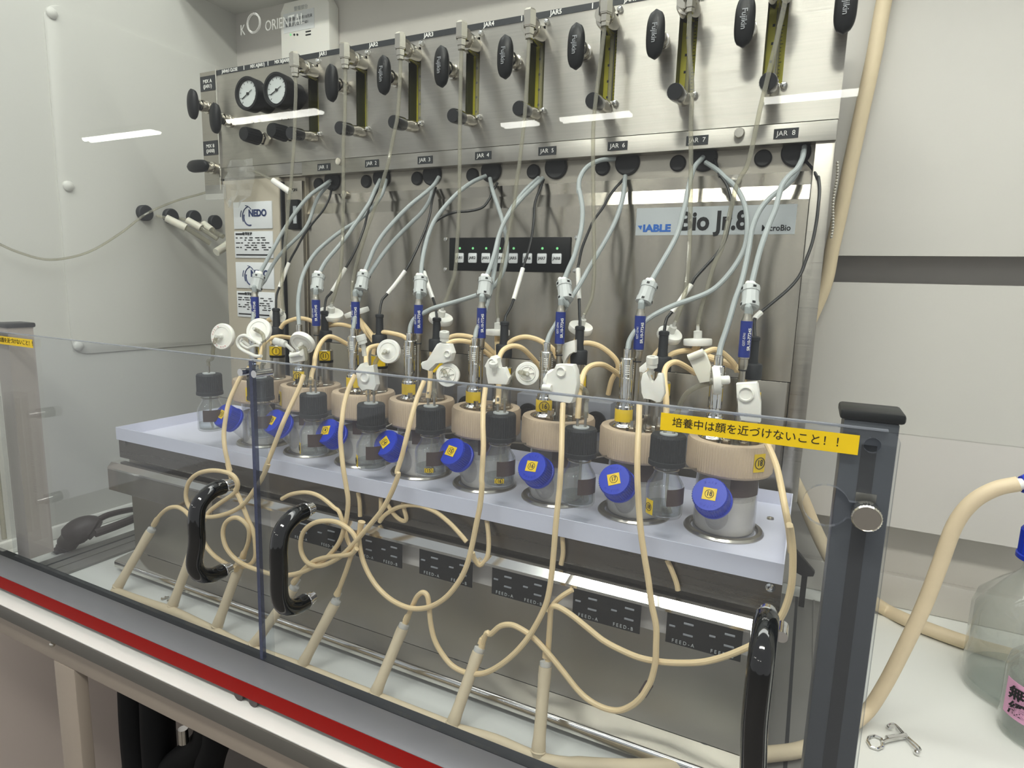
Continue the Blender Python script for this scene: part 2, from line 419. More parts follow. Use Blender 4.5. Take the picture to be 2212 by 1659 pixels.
text('製造番号 ZU40N01', .0075, front((q0.x+q1.x)/2-.004, yf-.0008, (q0.z+q1.z)/2-.005), lb)
p = fpt(650, 17); text('警報部分', .0095, front(p.x, yf-.0004, p.z), t, 'gray_plastic')
for k, x in enumerate((628, 636, 642.5)):
    p = fpt(x, 75); MB().cyl((p.x, yf+.001, p.z), (p.x, yf-.001, p.z), .0021).build('lamp', 'led_green' if k == 0 else 'black_plastic', t)
for y in (62, 69, 76):
    a = fpt(660, y); MB().box(a.x, a.x+.0145, yf-.0005, yf+.001, a.z-.0014, a.z+.0014, .0005).build('vent_slot', 'black_plastic', t)
# bench top, airfoil sill with red face, frame below
WB = thing('workbench', (.6, -.1, -.8), 'white-topped workbench with dark edge band on a beige steel frame', 'bench')
MB().box(XL-.03, 1.78, -.379, .30, -.0195, 0.).build('worktop', 'bench_white', WB)
MB().box(XL-.03, 1.78, -.3815, -.3792, -.0195, -.0006, .0006).build('edge_band', 'bench_edge', WB)
t = thing('sill', (.4, -.34, 0), 'grey raised sill strip with dark red face along the hood opening', 'sill')
m = MB(); m.mat('sill_gray').prism([(-.3105, .0290), (-.3105, .024), (-.352, .012), (-.3612, .0125), (-.3614, .0290), (-.3565, .0310), (-.3265, .0312), (-.3240, .0295)], 2.2, Matrix.Translation((XL, 0, 0)) @ YZ)
m.build('profile', 'sill_gray', t)
MB().box(XL, 1.73, -.3622, -.3615, .0095, .0285).build('red_face', 'red_paint', t)
MB().box(XL, 1.73, -.3238, -.3105, .0288, .0301).build('gasket', 'black_rubber', t)
for k in range(8):
    x = .1985+.0235*(k % 2) + (-.6+.6*(k//2))
    if x < XL+.02 or x > 1.7: continue
    MB().cyl((x, -.3608, .0072), (x, -.348, .0072), .0071, n=20).build('foot', 'dark_tube', t)
t = WB
MB().box(XL, 1.75, -.365, -.32, -.0665, -.0197, .002).build('crossbar', 'frame_paint', t)
MB().box(-.182, -.131, -.365, -.347, -.80, -.0667, .002).build('leg', 'frame_paint', t)
MB().box(1.2, 1.251, -.365, -.318, -.80, -.0667, .002).build('leg', 'frame_paint', t)
MB().ball(P(113, 1392, Y=-.372), .004).build('screw', 'nickel', t)
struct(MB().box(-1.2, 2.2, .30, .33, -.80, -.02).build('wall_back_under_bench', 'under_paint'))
struct(MB().box(-.80, -.77, -.3, .30, -.80, -.02).build('wall_left_under_bench', 'under_light'))
for k, (x0_, x1_) in enumerate(((-.455, 0), (-.385, 0))):
    pts = smooth([(x0_, -.08-.01*k, -.03), (x0_+.003, -.09, -.3), (x0_+.012, -.10, -.5), (x0_+.03, -.10, -.79)])
    o = MB().tube(pts, .033, 14).build('drain_hose', 'hose_black'); tag(o, 'thick black hose hanging under the bench, %s of the pair' % ('left' if k == 0 else 'right'), 'hose', 'black hoses under the bench')
t = thing('drain_elbow', P(440, 1600, Y=-.1), 'black insulated pipe elbow with brass valve under the bench', 'pipe')
pts = smooth([P(x, y, Y=-.1) for x, y in ((455, 1560), (447, 1590), (438, 1604), (420, 1622), (385, 1645), (345, 1680))])
MB().tube(pts, .027, 14).build('branch', 'hose_black', t)
MB().tube(smooth([P(x, y, Y=-.1) for x, y in ((470, 1570), (468, 1600), (455, 1640), (443, 1700))]), .027, 14).build('pipe', 'hose_black', t)
p = P(397, 1604, Y=-.13); MB().cyl(p, p+Vector((0, 0, .03)), .009).build('valve', 'nickel', t)
# ------------------------------------------------------------------ shield of clear panes in front of the machine
YP = -.3185
def pane(x0, x1, y, z0, label): return thing('sliding_shield', ((x0+x1)/2, y, z0), label, 'shield', 'sliding shields')
t = pane(-.372, .206, YP+.0042, .0302, 'left clear acrylic shield with one black handle')
MB().box(-.372, .206, YP+.0017, YP+.0067, .0302, .3955).build('sheet', 'acrylic', t)
MB().box(-.372, .206, YP+.0016, YP+.0068, .3953, .3965).build('top_edge', 'acrylic_top', t)
PL = t
t = pane(.1935, .8215, YP, .0302, 'right clear acrylic shield with keyhole slot and two black handles')
kx, kz, kr = P(1784, 1088, Y=YP).x, .3375, .0155
hx, hz, hr = P(1884, 961, Y=YP).x, .3862, .0055
def holed(x0, x1, z0, z1, holes, n=20):
    """front outline with round and slot openings cut in, filled as one sheet"""
    bm = bmesh.new(); es = []
    def loop(ps):
        vs = [bm.verts.new((x, 0, z)) for x, z in ps]
        for i in range(len(vs)): es.append(bm.edges.new((vs[i], vs[(i+1) % len(vs)])))
    rr = .008
    out = [(x0, z0), (x1, z0)] + [(x1-rr+rr*math.cos(math.radians(a)), z1-rr+rr*math.sin(math.radians(a))) for a in range(0, 91, 15)] + [(x0, z1)]
    loop(out)
    for h in holes: loop(h)
    bmesh.ops.triangle_fill(bm, use_beauty=True, edges=es)
    return bm
ks = .0055
key = [(kx+kr*math.cos(math.radians(a)), kz+kr*math.sin(math.radians(a))) for a in range(22, 339, 12)] + [(.8056, kz-ks)] + [(.8056+ks*math.cos(math.radians(a)), kz+ks*math.sin(math.radians(a))) for a in range(-60, 61, 20)] + [(.8056, kz+ks)]
circ = [(hx+hr*math.cos(math.radians(a)), hz+hr*math.sin(math.radians(a))) for a in range(0, 360, 15)]
bm = holed(.1985, .8215, .0302, .397, [key, circ])
r = bmesh.ops.solidify(bm, geom=bm.faces[:], thickness=.005)
mb = MB(); mb.bm.free(); mb.bm = bm; bmesh.ops.translate(bm, verts=bm.verts, vec=(0, YP-.005 if min(v.co.y for v in bm.verts) >= -1e-6 else YP, 0))
mb.build('sheet', 'acrylic', t)
MB().box(.1935, .1985, YP-.005, YP, .0302, .397).build('polished_edge', 'acrylic_edge', t)
for hole in (key, circ):
    mb = MB()
    for i in range(len(hole)):
        a, b_ = hole[i], hole[(i+1) % len(hole)]
        mb.quad((a[0], YP-.005, a[1]), (b_[0], YP-.005, b_[1]), (b_[0], YP, b_[1]), (a[0], YP, a[1]))
    mb.build('hole_rim', 'acrylic_top', t)
MB().box(.1985, .8135, YP-.0051, YP+.0001, .3970, .3983).build('top_edge', 'acrylic_top', t)
PR = t
def handle(par, a, b_, yb):
    """black bow handle: a, b_ = upper and lower peg (x, z) on the pane at depth yb"""
    out = .042
    pts = smooth([(a[0], yb-.006, a[1]), (a[0], yb-.02, a[1]-.001), (a[0], yb-out+.006, a[1]-.010), (a[0], yb-out, a[1]-.026), (a[0], yb-out-.001, (a[1]+b_[1])/2), (b_[0], yb-out, b_[1]+.026), (b_[0], yb-out+.006, b_[1]+.010), (b_[0], yb-.02, b_[1]+.001), (b_[0], yb-.006, b_[1])], 6)
    h = MB().tube(pts, .0094, 14).build('handle', 'black_gloss', par)
    for p in (a, b_):
        q = MB(); q.mat('chrome').cyl((p[0], yb-.007, p[1]), (p[0], yb, p[1]), .0078, n=18); q.cyl((p[0], yb, p[1]), (p[0], yb+.0065, p[1]), .0066, n=18); q.torus(frame((p[0], yb-.004, p[1]), (0,1,0)), .0078, .0012); q.build('ferrule', 'chrome', h)
handle(PL, (.1395, .239), (.1315, .1285), YP+.0017)
handle(PR, (.277, .237), (.2755, .130), YP-.005)
handle(PR, (.7495, .243), (.7515, .118), YP-.005)
p = P(1690, 1360, Y=YP); MB().cyl((p.x, YP-.012, p.z), (p.x, YP+.006, p.z), .0045).build('screw', 'chrome', PR)
a, b_ = P(523, 800, Y=YP-.01), P(575, 803, Y=YP+.01)
for x in (.187, .2085):
    MB().cyl((x, YP-.012, .3835), (x, YP+.012, .3835), .0042).build('hinge_pin', 'chrome', PR)
def tape(par, x0, x1, y, z0, z1):
    tp = MB().box(x0, x1, y-.0004, y, z0, z1).build('warning_tape', 'yellow_tape', par)
    text('培養中は顔を近づけないこと！！', .0082, front((x0+x1)/2+.001, y-.0006, (z0+z1)/2), tp)
tape(PR, .6575, .7967, YP-.0051, .3783, .3925)
tape(PL, -.3958+.026, -.2568, YP+.0016, .3783, .3905)
o = MB().box(-.372, -.337, YP+.008, YP+.043, .0302, .402).build('shield_post', 'post_beige')
tag(o, 'grey-beige post at the left end of the front shields', 'post', 'posts of the front shield')
def post_cap(x0, x1, y0, y1, z, par): MB().box(x0-.003, x1+.003, y0-.003, y1+.003, z, z+.0072, .0022).build('end_cap', 'black_plastic', par)
post_cap(-.372, -.337, YP+.008, YP+.043, .4022, o)
m = MB(); m.mat('post_gray').box(.786, .8205, YP+.001, YP+.034, 0, .402, .0015)
m.mat('post_dark').box(.799, .8085, YP+.0003, YP+.002, .002, .385)
o = m.build('shield_post', 'post_gray'); tag(o, 'dark grey post with black cap at the right end of the shields', 'post', 'posts of the front shield')
post_cap(.786, .8205, YP+.001, YP+.034, .4022, o)
kb = MB(); kb.lathe([(.0055, 0), (.0055, .004), (.0090, .0045), (.0097, .006), (.0097, .0165), (.0086, .0178), (.0083, .0170), (.0001, .0170)], frame((.8056, YP-.005, .3385), (0,-1,0)), 60, flute=(.0004, 3, 4)); o = kb.build('thumb_screw', 'nickel')
tag(o, 'knurled metal thumb screw in the keyhole slot of the right pane', 'screw')
MB().box(.799, .812, YP+.0001, YP+.0022, .341, .350).build('slide_nut', 'steel', o)
# purge flow meter on the left post
t = thing('flow_meter', (-.358, YP-.02, .10), 'clear flow meter with scale and two black knobs at the left end of the shield', 'flow meter')
MB().box(-.372, -.340, YP-.026, YP-.006, .055, .30, .002).build('body', 'flask_glass', t)
MB().cyl((-.354, YP-.016, .07), (-.354, YP-.016, .29), .0035).build('bore', 'clear_tube', t)
for k in range(30): 
    if k % 2 == 0: pass
m = MB()
for k in range(26): m.box(-.352, -.344+(.002 if k % 5 == 0 else 0), YP-.0266, YP-.0258, .135+k*.0042, .1358+k*.0042)
m.build('scale', 'ink', t)
for z in (.118, .262):
    MB().cyl((-.348, YP-.026, z), (-.348, YP-.040, z), .0055).build('stem', 'chrome', t)
    MB().cyl((-.348, YP-.040, z), (-.348, YP-.062, z), .0085).build('knob', 'black_plastic', t)
# left side rails on the bench and the plug with its cables
def rail(x0, x1, gx, y1, label):
    m = MB(); m.mat('side_gray').box(x0, x1, -.302, y1, .0002, .005, .0008)
    m.mat('post_dark').box(gx, gx+.004, -.300, y1-.002, .0045, .0054)
    m.mat('side_gray').box(gx+.026, gx+.028, -.300, y1-.002, .0045, .0066)
    return tag(m.build('side_rail', 'side_gray'), label, 'rail')
rail(-.372, -.295, -.350, .20, 'flat grey rail on the bench along the left side of the machine')
rail(.7450, .8205, .7757, .235, 'flat grey rail on the bench along the right side of the machine')
t = thing('wall_ledge', (XL, -.1, .02), 'white moulding where the left wall meets the bench', 'ledge')
MB().box(XL+.0002, XL+.012, -.30, .24, .0002, .024, .003).build('moulding', 'bench_white', t)
t = thing('power_plug', P(165, 1195, Z=.004), 'black rubber cable connector lying on the bench left of the machine', 'connector')
MB().tube(smooth([P(118, 1196, Y=-.245), P(140, 1180, Y=-.23), P(165, 1150, Y=-.22), P(190, 1140, Y=-.205), P(208, 1146, Y=-.195)]), [.009]*3+[.012]*3+[.017]*3+[.022]*9+[.018]*3, 14).build('body', 'dark_tube', t)
MB().tube(smooth([P(200, 1130, Y=-.195), P(235, 1112, Y=-.16), P(290, 1100, Y=-.10), P(330, 1100, Y=-.05)]), .0055, 10).build('cable', 'dark_tube', t)
MB().tube(smooth([P(205, 1152, Y=-.205), P(250, 1136, Y=-.17), P(295, 1118, Y=-.12)]), .0075, 10).build('cable', 'dark_tube', t)
# raised glass sash in front of everything, with its etched mark
t = thing('sash', (.5, -.345, .401), 'raised clear glass sash of the hood with a faint white maker mark top left', 'sash')
MB().box(XL, 1.75, -.3465, -.3435, .401, 1.5).build('glass', 'sash_glass', t)
for (px_, py_, s_, tx) in ((524, 66, .0135, 'K'), (572, 58, .0135, 'ORIENTAL')):
    p = P(px_, py_, Y=-.3433); text(tx, s_, front(p.x, -.3432, p.z), t, 'ghost', 'maker_mark', align='LEFT' if len(tx) > 1 else 'CENTER', sx=.8)
p = P(548, 50, Y=-.3433); MB().torus(frame((p.x, -.3432, p.z), (0,1,0)), .0085, .0010, 24, 6).build('maker_mark', 'ghost', t)
# ------------------------------------------------------------------ the culture machine
ST = thing('culture_station', (.26, .1, 0), 'stainless steel eight-jar culture machine with valve panel above a white tray', 'machine')
X0, X1 = -.2356, .7625
BX = .0025
# upper valve box: sheet with eight window cut-outs
WZ0, WZ1 = .7285, .8330
ZP0, ZP1 = .6845, .8512
m = MB(); m.mat('brushed')
wins = [(BX+.1*i-.0245, BX+.1*i-.0022) for i in range(8)]
m.box(X0, X1, 0, .002, WZ1, ZP1); m.box(X0, X1, 0, .002, ZP0, WZ0)
xs = [X0] + [v for w in wins for v in w] + [X1]
for i in range(0, len(xs), 2): m.box(xs[i], xs[i+1], 0, .002, WZ0, WZ1)
bmesh.ops.remove_doubles(m.bm, verts=m.bm.verts, dist=1e-5)
m.build('valve_panel', 'brushed', ST)
m = MB(); m.box(X0, X1, .0255, .20, .6620, ZP1-.0005); m.box(X0, X0+.004, .002, .03, .6620, ZP1-.0005); m.box(X1-.004, X1, .002, .03, .6620, ZP1-.0005); m.box(X0, X1, .002, .03, .6622, .6842)
m.build('valve_box', 'brushed_fine', ST)
m = MB(); m.box(-.0366, X1, -.0035, 0.0019, .6612, .6828, .0008)
m.build('lower_rail', 'brushed', ST)
MB().box(X0+.001, -.0372, -.001, .0019, .6650, .6835, .0005).build('rail_blank', 'brushed', ST)
# printed header
hd = MB(); xe = P(633, 128, Y=0).x; xb = P(665, 124, Y=0).x
hd.box(X0+.001, xe, -.0006, .0001, .8428, ZP1-.0003); hd.box(xe+.006, X1, -.0006, .0001, .8428, ZP1-.0003)
hd = hd.build('header_strip', 'strip_black', ST)
def htxt(tx, px_, py_, size, m_='white_ink', sx=1.):
    p = P(px_, py_, Y=-.0008); text(tx, size, front(p.x, -.0008, .8470), hd, m_, bold=.00016, sx=sx)
htxt('JAR4±5 CLOSE', 496, 153, .0075, sx=.82); htxt('MIX A(JAR1)', 556, 143, .0075, sx=.86); htxt('MIX B(JAR8)', 609, 134, .0075, sx=.86)
for px_, py_ in ((527, 147), (579, 138), (1127, 41), (1280, 15)):
    p = P(px_, py_, Y=-.0006); MB().box(p.x-.0007, p.x+.0007, -.0009, -.0004, .8438, .8505).build('divider', 'white_ink', hd)
for i, (px_, py_) in enumerate(((698, 118), (807, 98), (926, 77), (1056, 56), (1201, 30), (1362, 3))): htxt('JAR%d' % (i+1), px_, py_, .0082)
htxt('JAR7', 1540, -30, .0082); htxt('JAR8', 1735, -60, .0082)
# flow meters
off = P(1144, 52, Y=-.05)-Vector((BX+.4, 0, 0))
for i in range(8):
    xb_ = BX+.1*i; xc = xb_-.0133; w0, w1 = wins[i]
    m = MB(); m.mat('meter_dark').box(w0-.001, w0, .001, .0225, WZ0, WZ1); m.box(w1, w1+.001, .001, .0225, WZ0, WZ1); m.box(w0, w1, .001, .0225, WZ1, WZ1+.001); m.box(w0, w1, .001, .0225, WZ0-.001, WZ0)
    fm = m.build('flow_meter', 'meter_dark', ST)
    MB().box(w0, w1, .0212, .0225, WZ0, WZ1).build('backing', 'meter_yellow', fm)
    m = MB(); m.box(xc+.0005, xc+.0015, .0208, .0214, .733, .826)
    for k in range(22): m.box(xc+.0030, xc+(.0068 if k % 5 == 0 else .0052), .0208, .0214, .738+k*.004, .7386+k*.004)
    for k in range(5): m.box(xc-.0065, xc-.0038, .0208, .0214, .7385+k*.02, .7415+k*.02)
    m.build('scale', 'ink', fm)
    MB().cyl((xc+.001, .0135, WZ0), (xc+.001, .0135, WZ1), .0035, n=12).build('sight_tube', 'clear_tube', fm)
    # top outlet: steel barrel and elbow fitting
    m = MB(); zt_ = .8215
    m.mat('nickel').lathe([(.0125, 0), (.0125, .022), (.0115, .024), (.0085, .0245), (.0085, .030), (.0095, .0305), (.0095, .036)], frame((xc+.001, .002, zt_), (0,-1,0)), 24)
    m.build('outlet_barrel', 'nickel', fm)
    m = MB(); ex, ez = xb_+off.x, off.z+.001
    m.lathe([(.0001, .017), (.006, .0165), (.0085, .0135), (.0085, -.004), (.0078, -.0045), (.0078, -.0055), (.0062, -.006), (.0062, -.0135), (.0052, -.0145), (.0052, -.0185), (.003, -.019)][::-1], Matrix.Translation((ex, -.050, ez)), 6)
    m.cyl((ex, -.036, zt_), (ex, -.050, zt_), .0085, .0085, 6)
    m.build('elbow_fitting', 'nickel', fm, angle=20)
    # bottom needle valve: barrel, black knob; dome screws
    m = MB(); m.lathe([(.0085, 0), (.0085, .018), (.0078, .019), (.0078, .030), (.0068, .031)], frame((xc+.0008, .001, .7215), (0,-1,-.10)), 20); m.build('valve_barrel', 'nickel', fm)
    m = MB(); m.lathe([(.0092, 0), (.0098, .003), (.0098, .022), (.0088, .0242), (.0001, .0245)], frame((xc+.0008, -.030, .7184), (0,-1,-.10)), 40, flute=(.0005, 1, 2)); m.build('knob', 'black_gloss', fm)
    for z_ in (.7254, .8369):
        MB().lathe([(.0042, 0), (.0040, .003), (.0026, .0055), (.0001, .0062)], frame((xb_, 0, z_), (0,-1,0)), 14).build('screw', 'chrome', fm)
# toggle valves
def toggle(base, length, vert, name='toggle_valve', mark=False, hub=.014, tilt=0.):
    """wing-handled valve with its stem on the sheet at base, handle outline vert(ical) or level"""
    b = Vector(base)
    m = MB(); m.mat('nickel').lathe([(.0105, 0), (.0105, .006), (.0085, .0065), (.0085, .013), (.010, .0135), (.010, .019), (.0075, .0195), (.0075, .025)], frame(b, (0,-1,0)), 20)
    tv = m.build(name, 'nickel', ST)
    secs = []; L = length/2
    c = b+Vector((0, -.033, -.002))
    rt = Matrix.Rotation(tilt, 3, 'Y')
    for k in range(17):
        u = -1+2*k/16; w = .0098*(1-abs(u)**3.2)**.5+.0012; d = .0075*(1-.55*u*u)
        ring = []
        for j in range(12):
            a = 2*math.pi*j/12; ca, sa = math.cos(a), math.sin(a)
            q = Vector((w*math.copysign(abs(ca)**.6, ca), -d*math.copysign(abs(sa)**.8, sa), u*L))
            if not vert: q = Vector((q.z, q.y, q.x))
            ring.append(c+rt @ q)
        secs.append(ring)
    m = MB(); m.loft(secs); m.cyl(c+Vector((0, .004, 0)), c+Vector((0, .012, 0)), .0085, .0075)
    h = m.build('handle', 'black_plastic', tv, angle=50)
    if mark:
        M = Matrix.Translation(c+Vector((0, -.0078, 0))) @ FRONT @ Matrix.Rotation(-math.pi/2, 4, 'Z')
        text('Fujikin', .0085, M, h, 'gray_paint', bold=.0001)
    return tv
for i in range(8):
    toggle((BX+.1*i+.0555, 0, .7905), .054, True, mark=i >= 1)
p = P(500, 258, Y=0); toggle((p.x, 0, p.z-.004), .050, True)
# gauges
for px_, py_, a in ((548, 207, .5), (610, 199, .45)):
    c = P(px_, py_, Y=-.03)
    m = MB(); m.lathe([(.021, 0), (.021, .024), (.0262, .026), (.0268, .043), (.0262, .0455), (.0225, .0458), (.0218, .042), (.0205, .0415)], frame((c.x, 0, c.z), (0,-1,0)), 40, cap1=False)
    g = m.build('pressure_gauge', 'black_plastic', ST)
    d = MB().cyl((c.x, -.0405, c.z), (c.x, -.0412, c.z), .0215, n=36).build('dial', 'plate_white', g)
    m = MB()
    for k in range(11):
        a_ = math.radians(225-27*k); q = Vector((math.cos(a_), 0, math.sin(a_)))
        m.cyl(Vector((c.x, -.0415, c.z))+q*.0165, Vector((c.x, -.0415, c.z))+q*.0195, .0004, n=5)
    m.build('graduation', 'ink', g)
    q = Vector((math.cos(a), 0, math.sin(a))); nb = Vector((c.x, -.0425, c.z))
    m = MB(); m.cyl(nb-q*.015, nb+q*.011, .0008, .0004, 6); m.cyl(nb+Vector((0, .001, 0)), nb-Vector((0, .001, 0)), .0022); m.build('needle', 'ink', g)
    MB().cyl((c.x, -.0440, c.z), (c.x, -.0446, c.z), .0217, n=36).build('lens', 'sash_glass', g)
for px_, py_ in ((530, 293), (590, 285)):
    c = P(px_, py_, Y=-.045)
    m = MB(); m.lathe([(.0092, 0), (.0092, .004), (.0115, .0045), (.0115, .010), (.0085, .0105), (.0085, .018)], frame((c.x-.002, 0, c.z+.003), (0,-1,0)), 6); nv = m.build('regulator_valve', 'nickel', ST, angle=20)
    MB().lathe([(.0125, 0), (.0128, .002), (.0118, .026), (.0105, .029), (.0001, .0295)], frame((c.x-.002, -.018, c.z+.003), (0,-1,0)), 36, flute=(.0009, 1, 2)).build('knob', 'black_plastic', nv, angle=20)
for px_, py_ in ((546, 263), (561, 261), (607, 256), (623, 254)):
    c = P(px_, py_, Y=0); MB().lathe([(.003, 0), (.0028, .0015), (.0001, .0026)], frame((c.x, 0, c.z), (0,-1,0)), 12).build('screw', 'dark_steel', ST)
# side plate with the mixing valves
sp = MB().box(-.2800, X0-.0008, -.001, .0015, .640, .8512).build('side_plate', 'brushed_fine', ST)
MB().box(X0-.0018, X0+.0006, -.003, .001, .645, .853).build('trim_strip', 'polished', ST)
MB().box(-.278, -.224, -.0025, -.0012, .629, .655).build('clear_flap', 'film', ST)
for tx, py_, z_ in (('MIX A\n(JAR1)', 180, .8315), ('MIX B\n(JAR8)', 320, .7205)):
    lb = MB().box(-.2785, -.2405, -.002, -.001, z_-.0125, z_+.0125).build('label_plate', 'strip_black', ST)
    text(tx, .0085, front(-.2595, -.0022, z_-.001), lb, 'white_ink', bold=.0001)
p = P(433, 232, Y=-.01); toggle((p.x+.012, -.001, p.z), .050, True)
p = P(450, 362, Y=-.01); toggle((p.x+.004, -.001, p.z), .052, False)
# labels of the lower rail, thumb screws
for i, (px_, py_) in enumerate(((699, 361), (803, 353), (918, 345.6), (1043.5, 336), (1182, 326), (1334, 315), (1506, 303), (1698, 288))):
    p = P(px_, py_, Y=-.004)
    lb = MB().box(p.x-.0132, p.x+.0132, -.0042, -.0034, p.z-.0055, p.z+.0055).build('label_plate', 'strip_black', ST)
    text('JAR  %d' % (i+1), .0078, front(p.x, -.0044, p.z), lb, 'white_ink')
for px_, py_ in ((732, 349), (1597, 287)):
    p = P(px_, py_, Y=-.008); MB().lathe([(.006, 0), (.006, .006), (.0052, .0072), (.0001, .0072)], frame((p.x, -.0034, p.z), (0,-1,0)), 24, flute=(.0003, 0, 1)).build('thumb_screw', 'nickel', ST)
# cable slot strip with grommets
MB().box(-.0445, X1-.021, .020, .03, .6200, .6621).build('cable_strip', 'dull_steel', ST)
GR = [(719, 388), (825, 378), (934, 372), (1062, 362), (1202, 355), (1356, 348), (1521, 344), (1719, 334)]
SM = [(687, 393), (790, 388), (900, 382), (1020, 372), (1152, 366), (1301, 361), (1464, 353), (1648, 343)]
for i in range(8):
    p = P(*GR[i], Y=.020); MB().lathe([(.0165, 0), (.0165, .003), (.0145, .0045), (.0001, .0045)], frame((p.x, .0202, .6545), (0,-1,0)), 28).build('cable_grommet', 'grommet_rubber', ST)
    p = P(*SM[i], Y=.018); MB().lathe([(.0102, 0), (.0102, .0025), (.0085, .004), (.0001, .0042)], frame((p.x, .0202, .6500), (0,-1,0)), 24).build('blanking_plug', 'grommet_rubber', ST)
# lower housing
zl = .36
m = MB()
MB().box(-.2326, -.0945, 0, .18, .235, .6618, .001).build('side_door', 'door_beige', ST)
MB().box(-.0945, -.0445, .012, .18, .235, .6618).build('inner_frame', 'door_beige', ST)
MB().box(-.0935, -.0905, .002, .012, .235, .655).build('door_gasket', 'black_rubber', ST)
MB().box(-.086, -.0455, .0045, .0125, .235, .655, .001).build('jamb', 'dull_steel', ST)
m = MB(); XP0, XP1 = -.0445, .7408
m.mat('mirror_steel').prism([(.012, .3820), (.012, .6000), (.0178, .6172), (.0178, .6325), (.021, .6325), (.021, .3820)], XP1-XP0, Matrix.Translation((XP0, 0, 0)) @ YZ)  # tilted upper band added so the panel mirrors the lamp as a bright strip
m.build('display_panel', 'mirror_steel', ST, angle=5)
MB().box(XP0, XP1, .0115, .022, .235, .3812, .0006).build('lower_panel', 'mirror_steel', ST)
MB().box(XP0, XP1, .0225, .18, .235, .62).build('housing_core', 'dark_steel', ST)
MB().box(.7416, X1, 0, .18, .235, .6615, .001).build('side_column', 'brushed_fine', ST)
for px_, py_ in ((742, 420), (1590, 388)):
    p = P(px_, py_, Y=.012); MB().lathe([(.0065, 0), (.006, .006), (.0001, .0068)], frame((p.x, .0178, p.z), (0,-1,0)), 20).build('thumb_screw', 'nickel', ST)
for px_, py_ in ((963, 517), (962, 582), (1246, 514), (1242, 585)):
    p = P(px_, py_, Y=.012); MB().lathe([(.0032, 0), (.003, .0014), (.0001, .0024)], frame((p.x, .012, p.z), (0,-1,0)), 14).build('screw', 'chrome', ST)
# key pad
kp = MB(); kp.mat('black_plastic').box(.2482, .4457, .0085, .0122, .5092, .5582, .001); kp = kp.build('key_pad', 'black_plastic', ST)
for k in range(8):
    xk = .2677+.0227*k
    bt = MB().box(xk-.0072, xk+.0072, .0068, .0086, .5212, .5356, .0016).build('key', 'plate_white', kp)
    text('JAR%d' % (k+1), .0056, front(xk, .0066, .5284), kp, 'ink', bold=.0001)
    if k != 5: MB().cyl((xk, .0087, .5424), (xk, .0078, .5424), .0018, n=12).build('indicator', 'led_green', kp)
# maker's sticker
sk = MB().box(.5360, .7290, .0116, .0121, .5597, .5945).build('maker_sticker', 'sticker_silver', ST)
ys_ = .0114
MB().prism([(.5385, .5722), (.5445, .5722), (.5432, .5665)], .0004, front(0, ys_+.0003, 0)).build('lettering', 'logo_blue', sk)
text('IABLE', .0125, front(.5455, ys_, .5682), sk, 'logo_blue', align='LEFT', bold=.0006, sx=1.18)
text('Bio Jr.8', .0318, front(.5925, ys_, .5757), sk, 'ink', align='LEFT', bold=.0011, sx=.88)
text('MicroBio', .0098, front(.6915, ys_, .5668), sk, 'ink', align='LEFT', bold=.0002, sx=.9)
# NEDO plates and asset labels on the door
def logo(cx, cz, sz, par):
    for R_, a0, a1, ox, oz, th in ((.023, 150, 182, .004, -.002, .0007), (.020, 105, 205, .006, -.003, .0009), (.0155, 160, 285, .0055, -.0035, .0012), (.0225, 40, 85, -.006, -.0035, .0007)):
        m = MB(); m.torus(front(cx-.012+ox, -.0026, cz+oz), R_*sz, th, 18, 6, math.radians(a0), math.radians(a1)); m.build('logo_arc', 'navy_ink', par)
    text('NEDO', .0165, front(cx+.0135, -.0028, cz+.003), par, 'navy_ink', bold=.0007, sx=.95)
def rows(x0, x1, z0, z1, par, seed):
    rnd = random.Random(seed); m = MB()
    m.box(x0+.004, x0+.026, -.0027, -.0022, z1-.0062, z1-.0032); x = x0+.030
    lines = [z1-.0115, z1-.0155, z1-.0205, z1-.0245, z1-.0285, z1-.0325]
    for z in lines:
        x = x0+.004+rnd.choice((0, 0, .022))
        while x < x1-.010:
            w = rnd.uniform(.004, .012); m.box(x, min(x+w, x1-.004), -.0026, -.0022, z-.0009, z+.0009); x += w+rnd.choice((.0025, .006, .012))
    m.box(x0+.004, x1-.008, -.0027, -.0022, z0+.0042, z0+.0066)
    m.build('printed_lines', 'ink', par)
    text('取得財産', .0062, front(x0+.034, -.0026, z1-.0047), par, bold=.0001)
for (a, b_, kind) in (((504, 437), (589, 494), 0), ((507, 500), (590, 558), 1), ((509, 567), (593, 624), 0), ((513, 630), (590, 687), 1)):
    q0, q1 = P(*a, Y=-.001), P(*b_, Y=-.001)
    xa, xb_ = -.2065, -.1108; zc_ = (q0.z+q1.z)/2
    pl = MB().box(xa, xb_, -.0022, .0001, zc_-.0235, zc_+.0235, .0006).build('name_plate', 'plate_white', ST)
    if kind == 0: logo((xa+xb_)/2, zc_, .92, pl)
    else: rows(xa, xb_, zc_-.0235, zc_+.0235, pl, int(zc_*1000))
# breaker with black label beside the door
br = MB().box(-.0735, -.0475, -.004, .0046, .5735, .6230, .0015).build('breaker', 'black_plastic', ST)
MB().box(-.058, -.0505, -.0046, -.0039, .583, .612).build('rating_label', 'sticker_silver', br)
text('ON', .007, front(-.062, .0040, .640), ST, 'ink', bold=.0001)
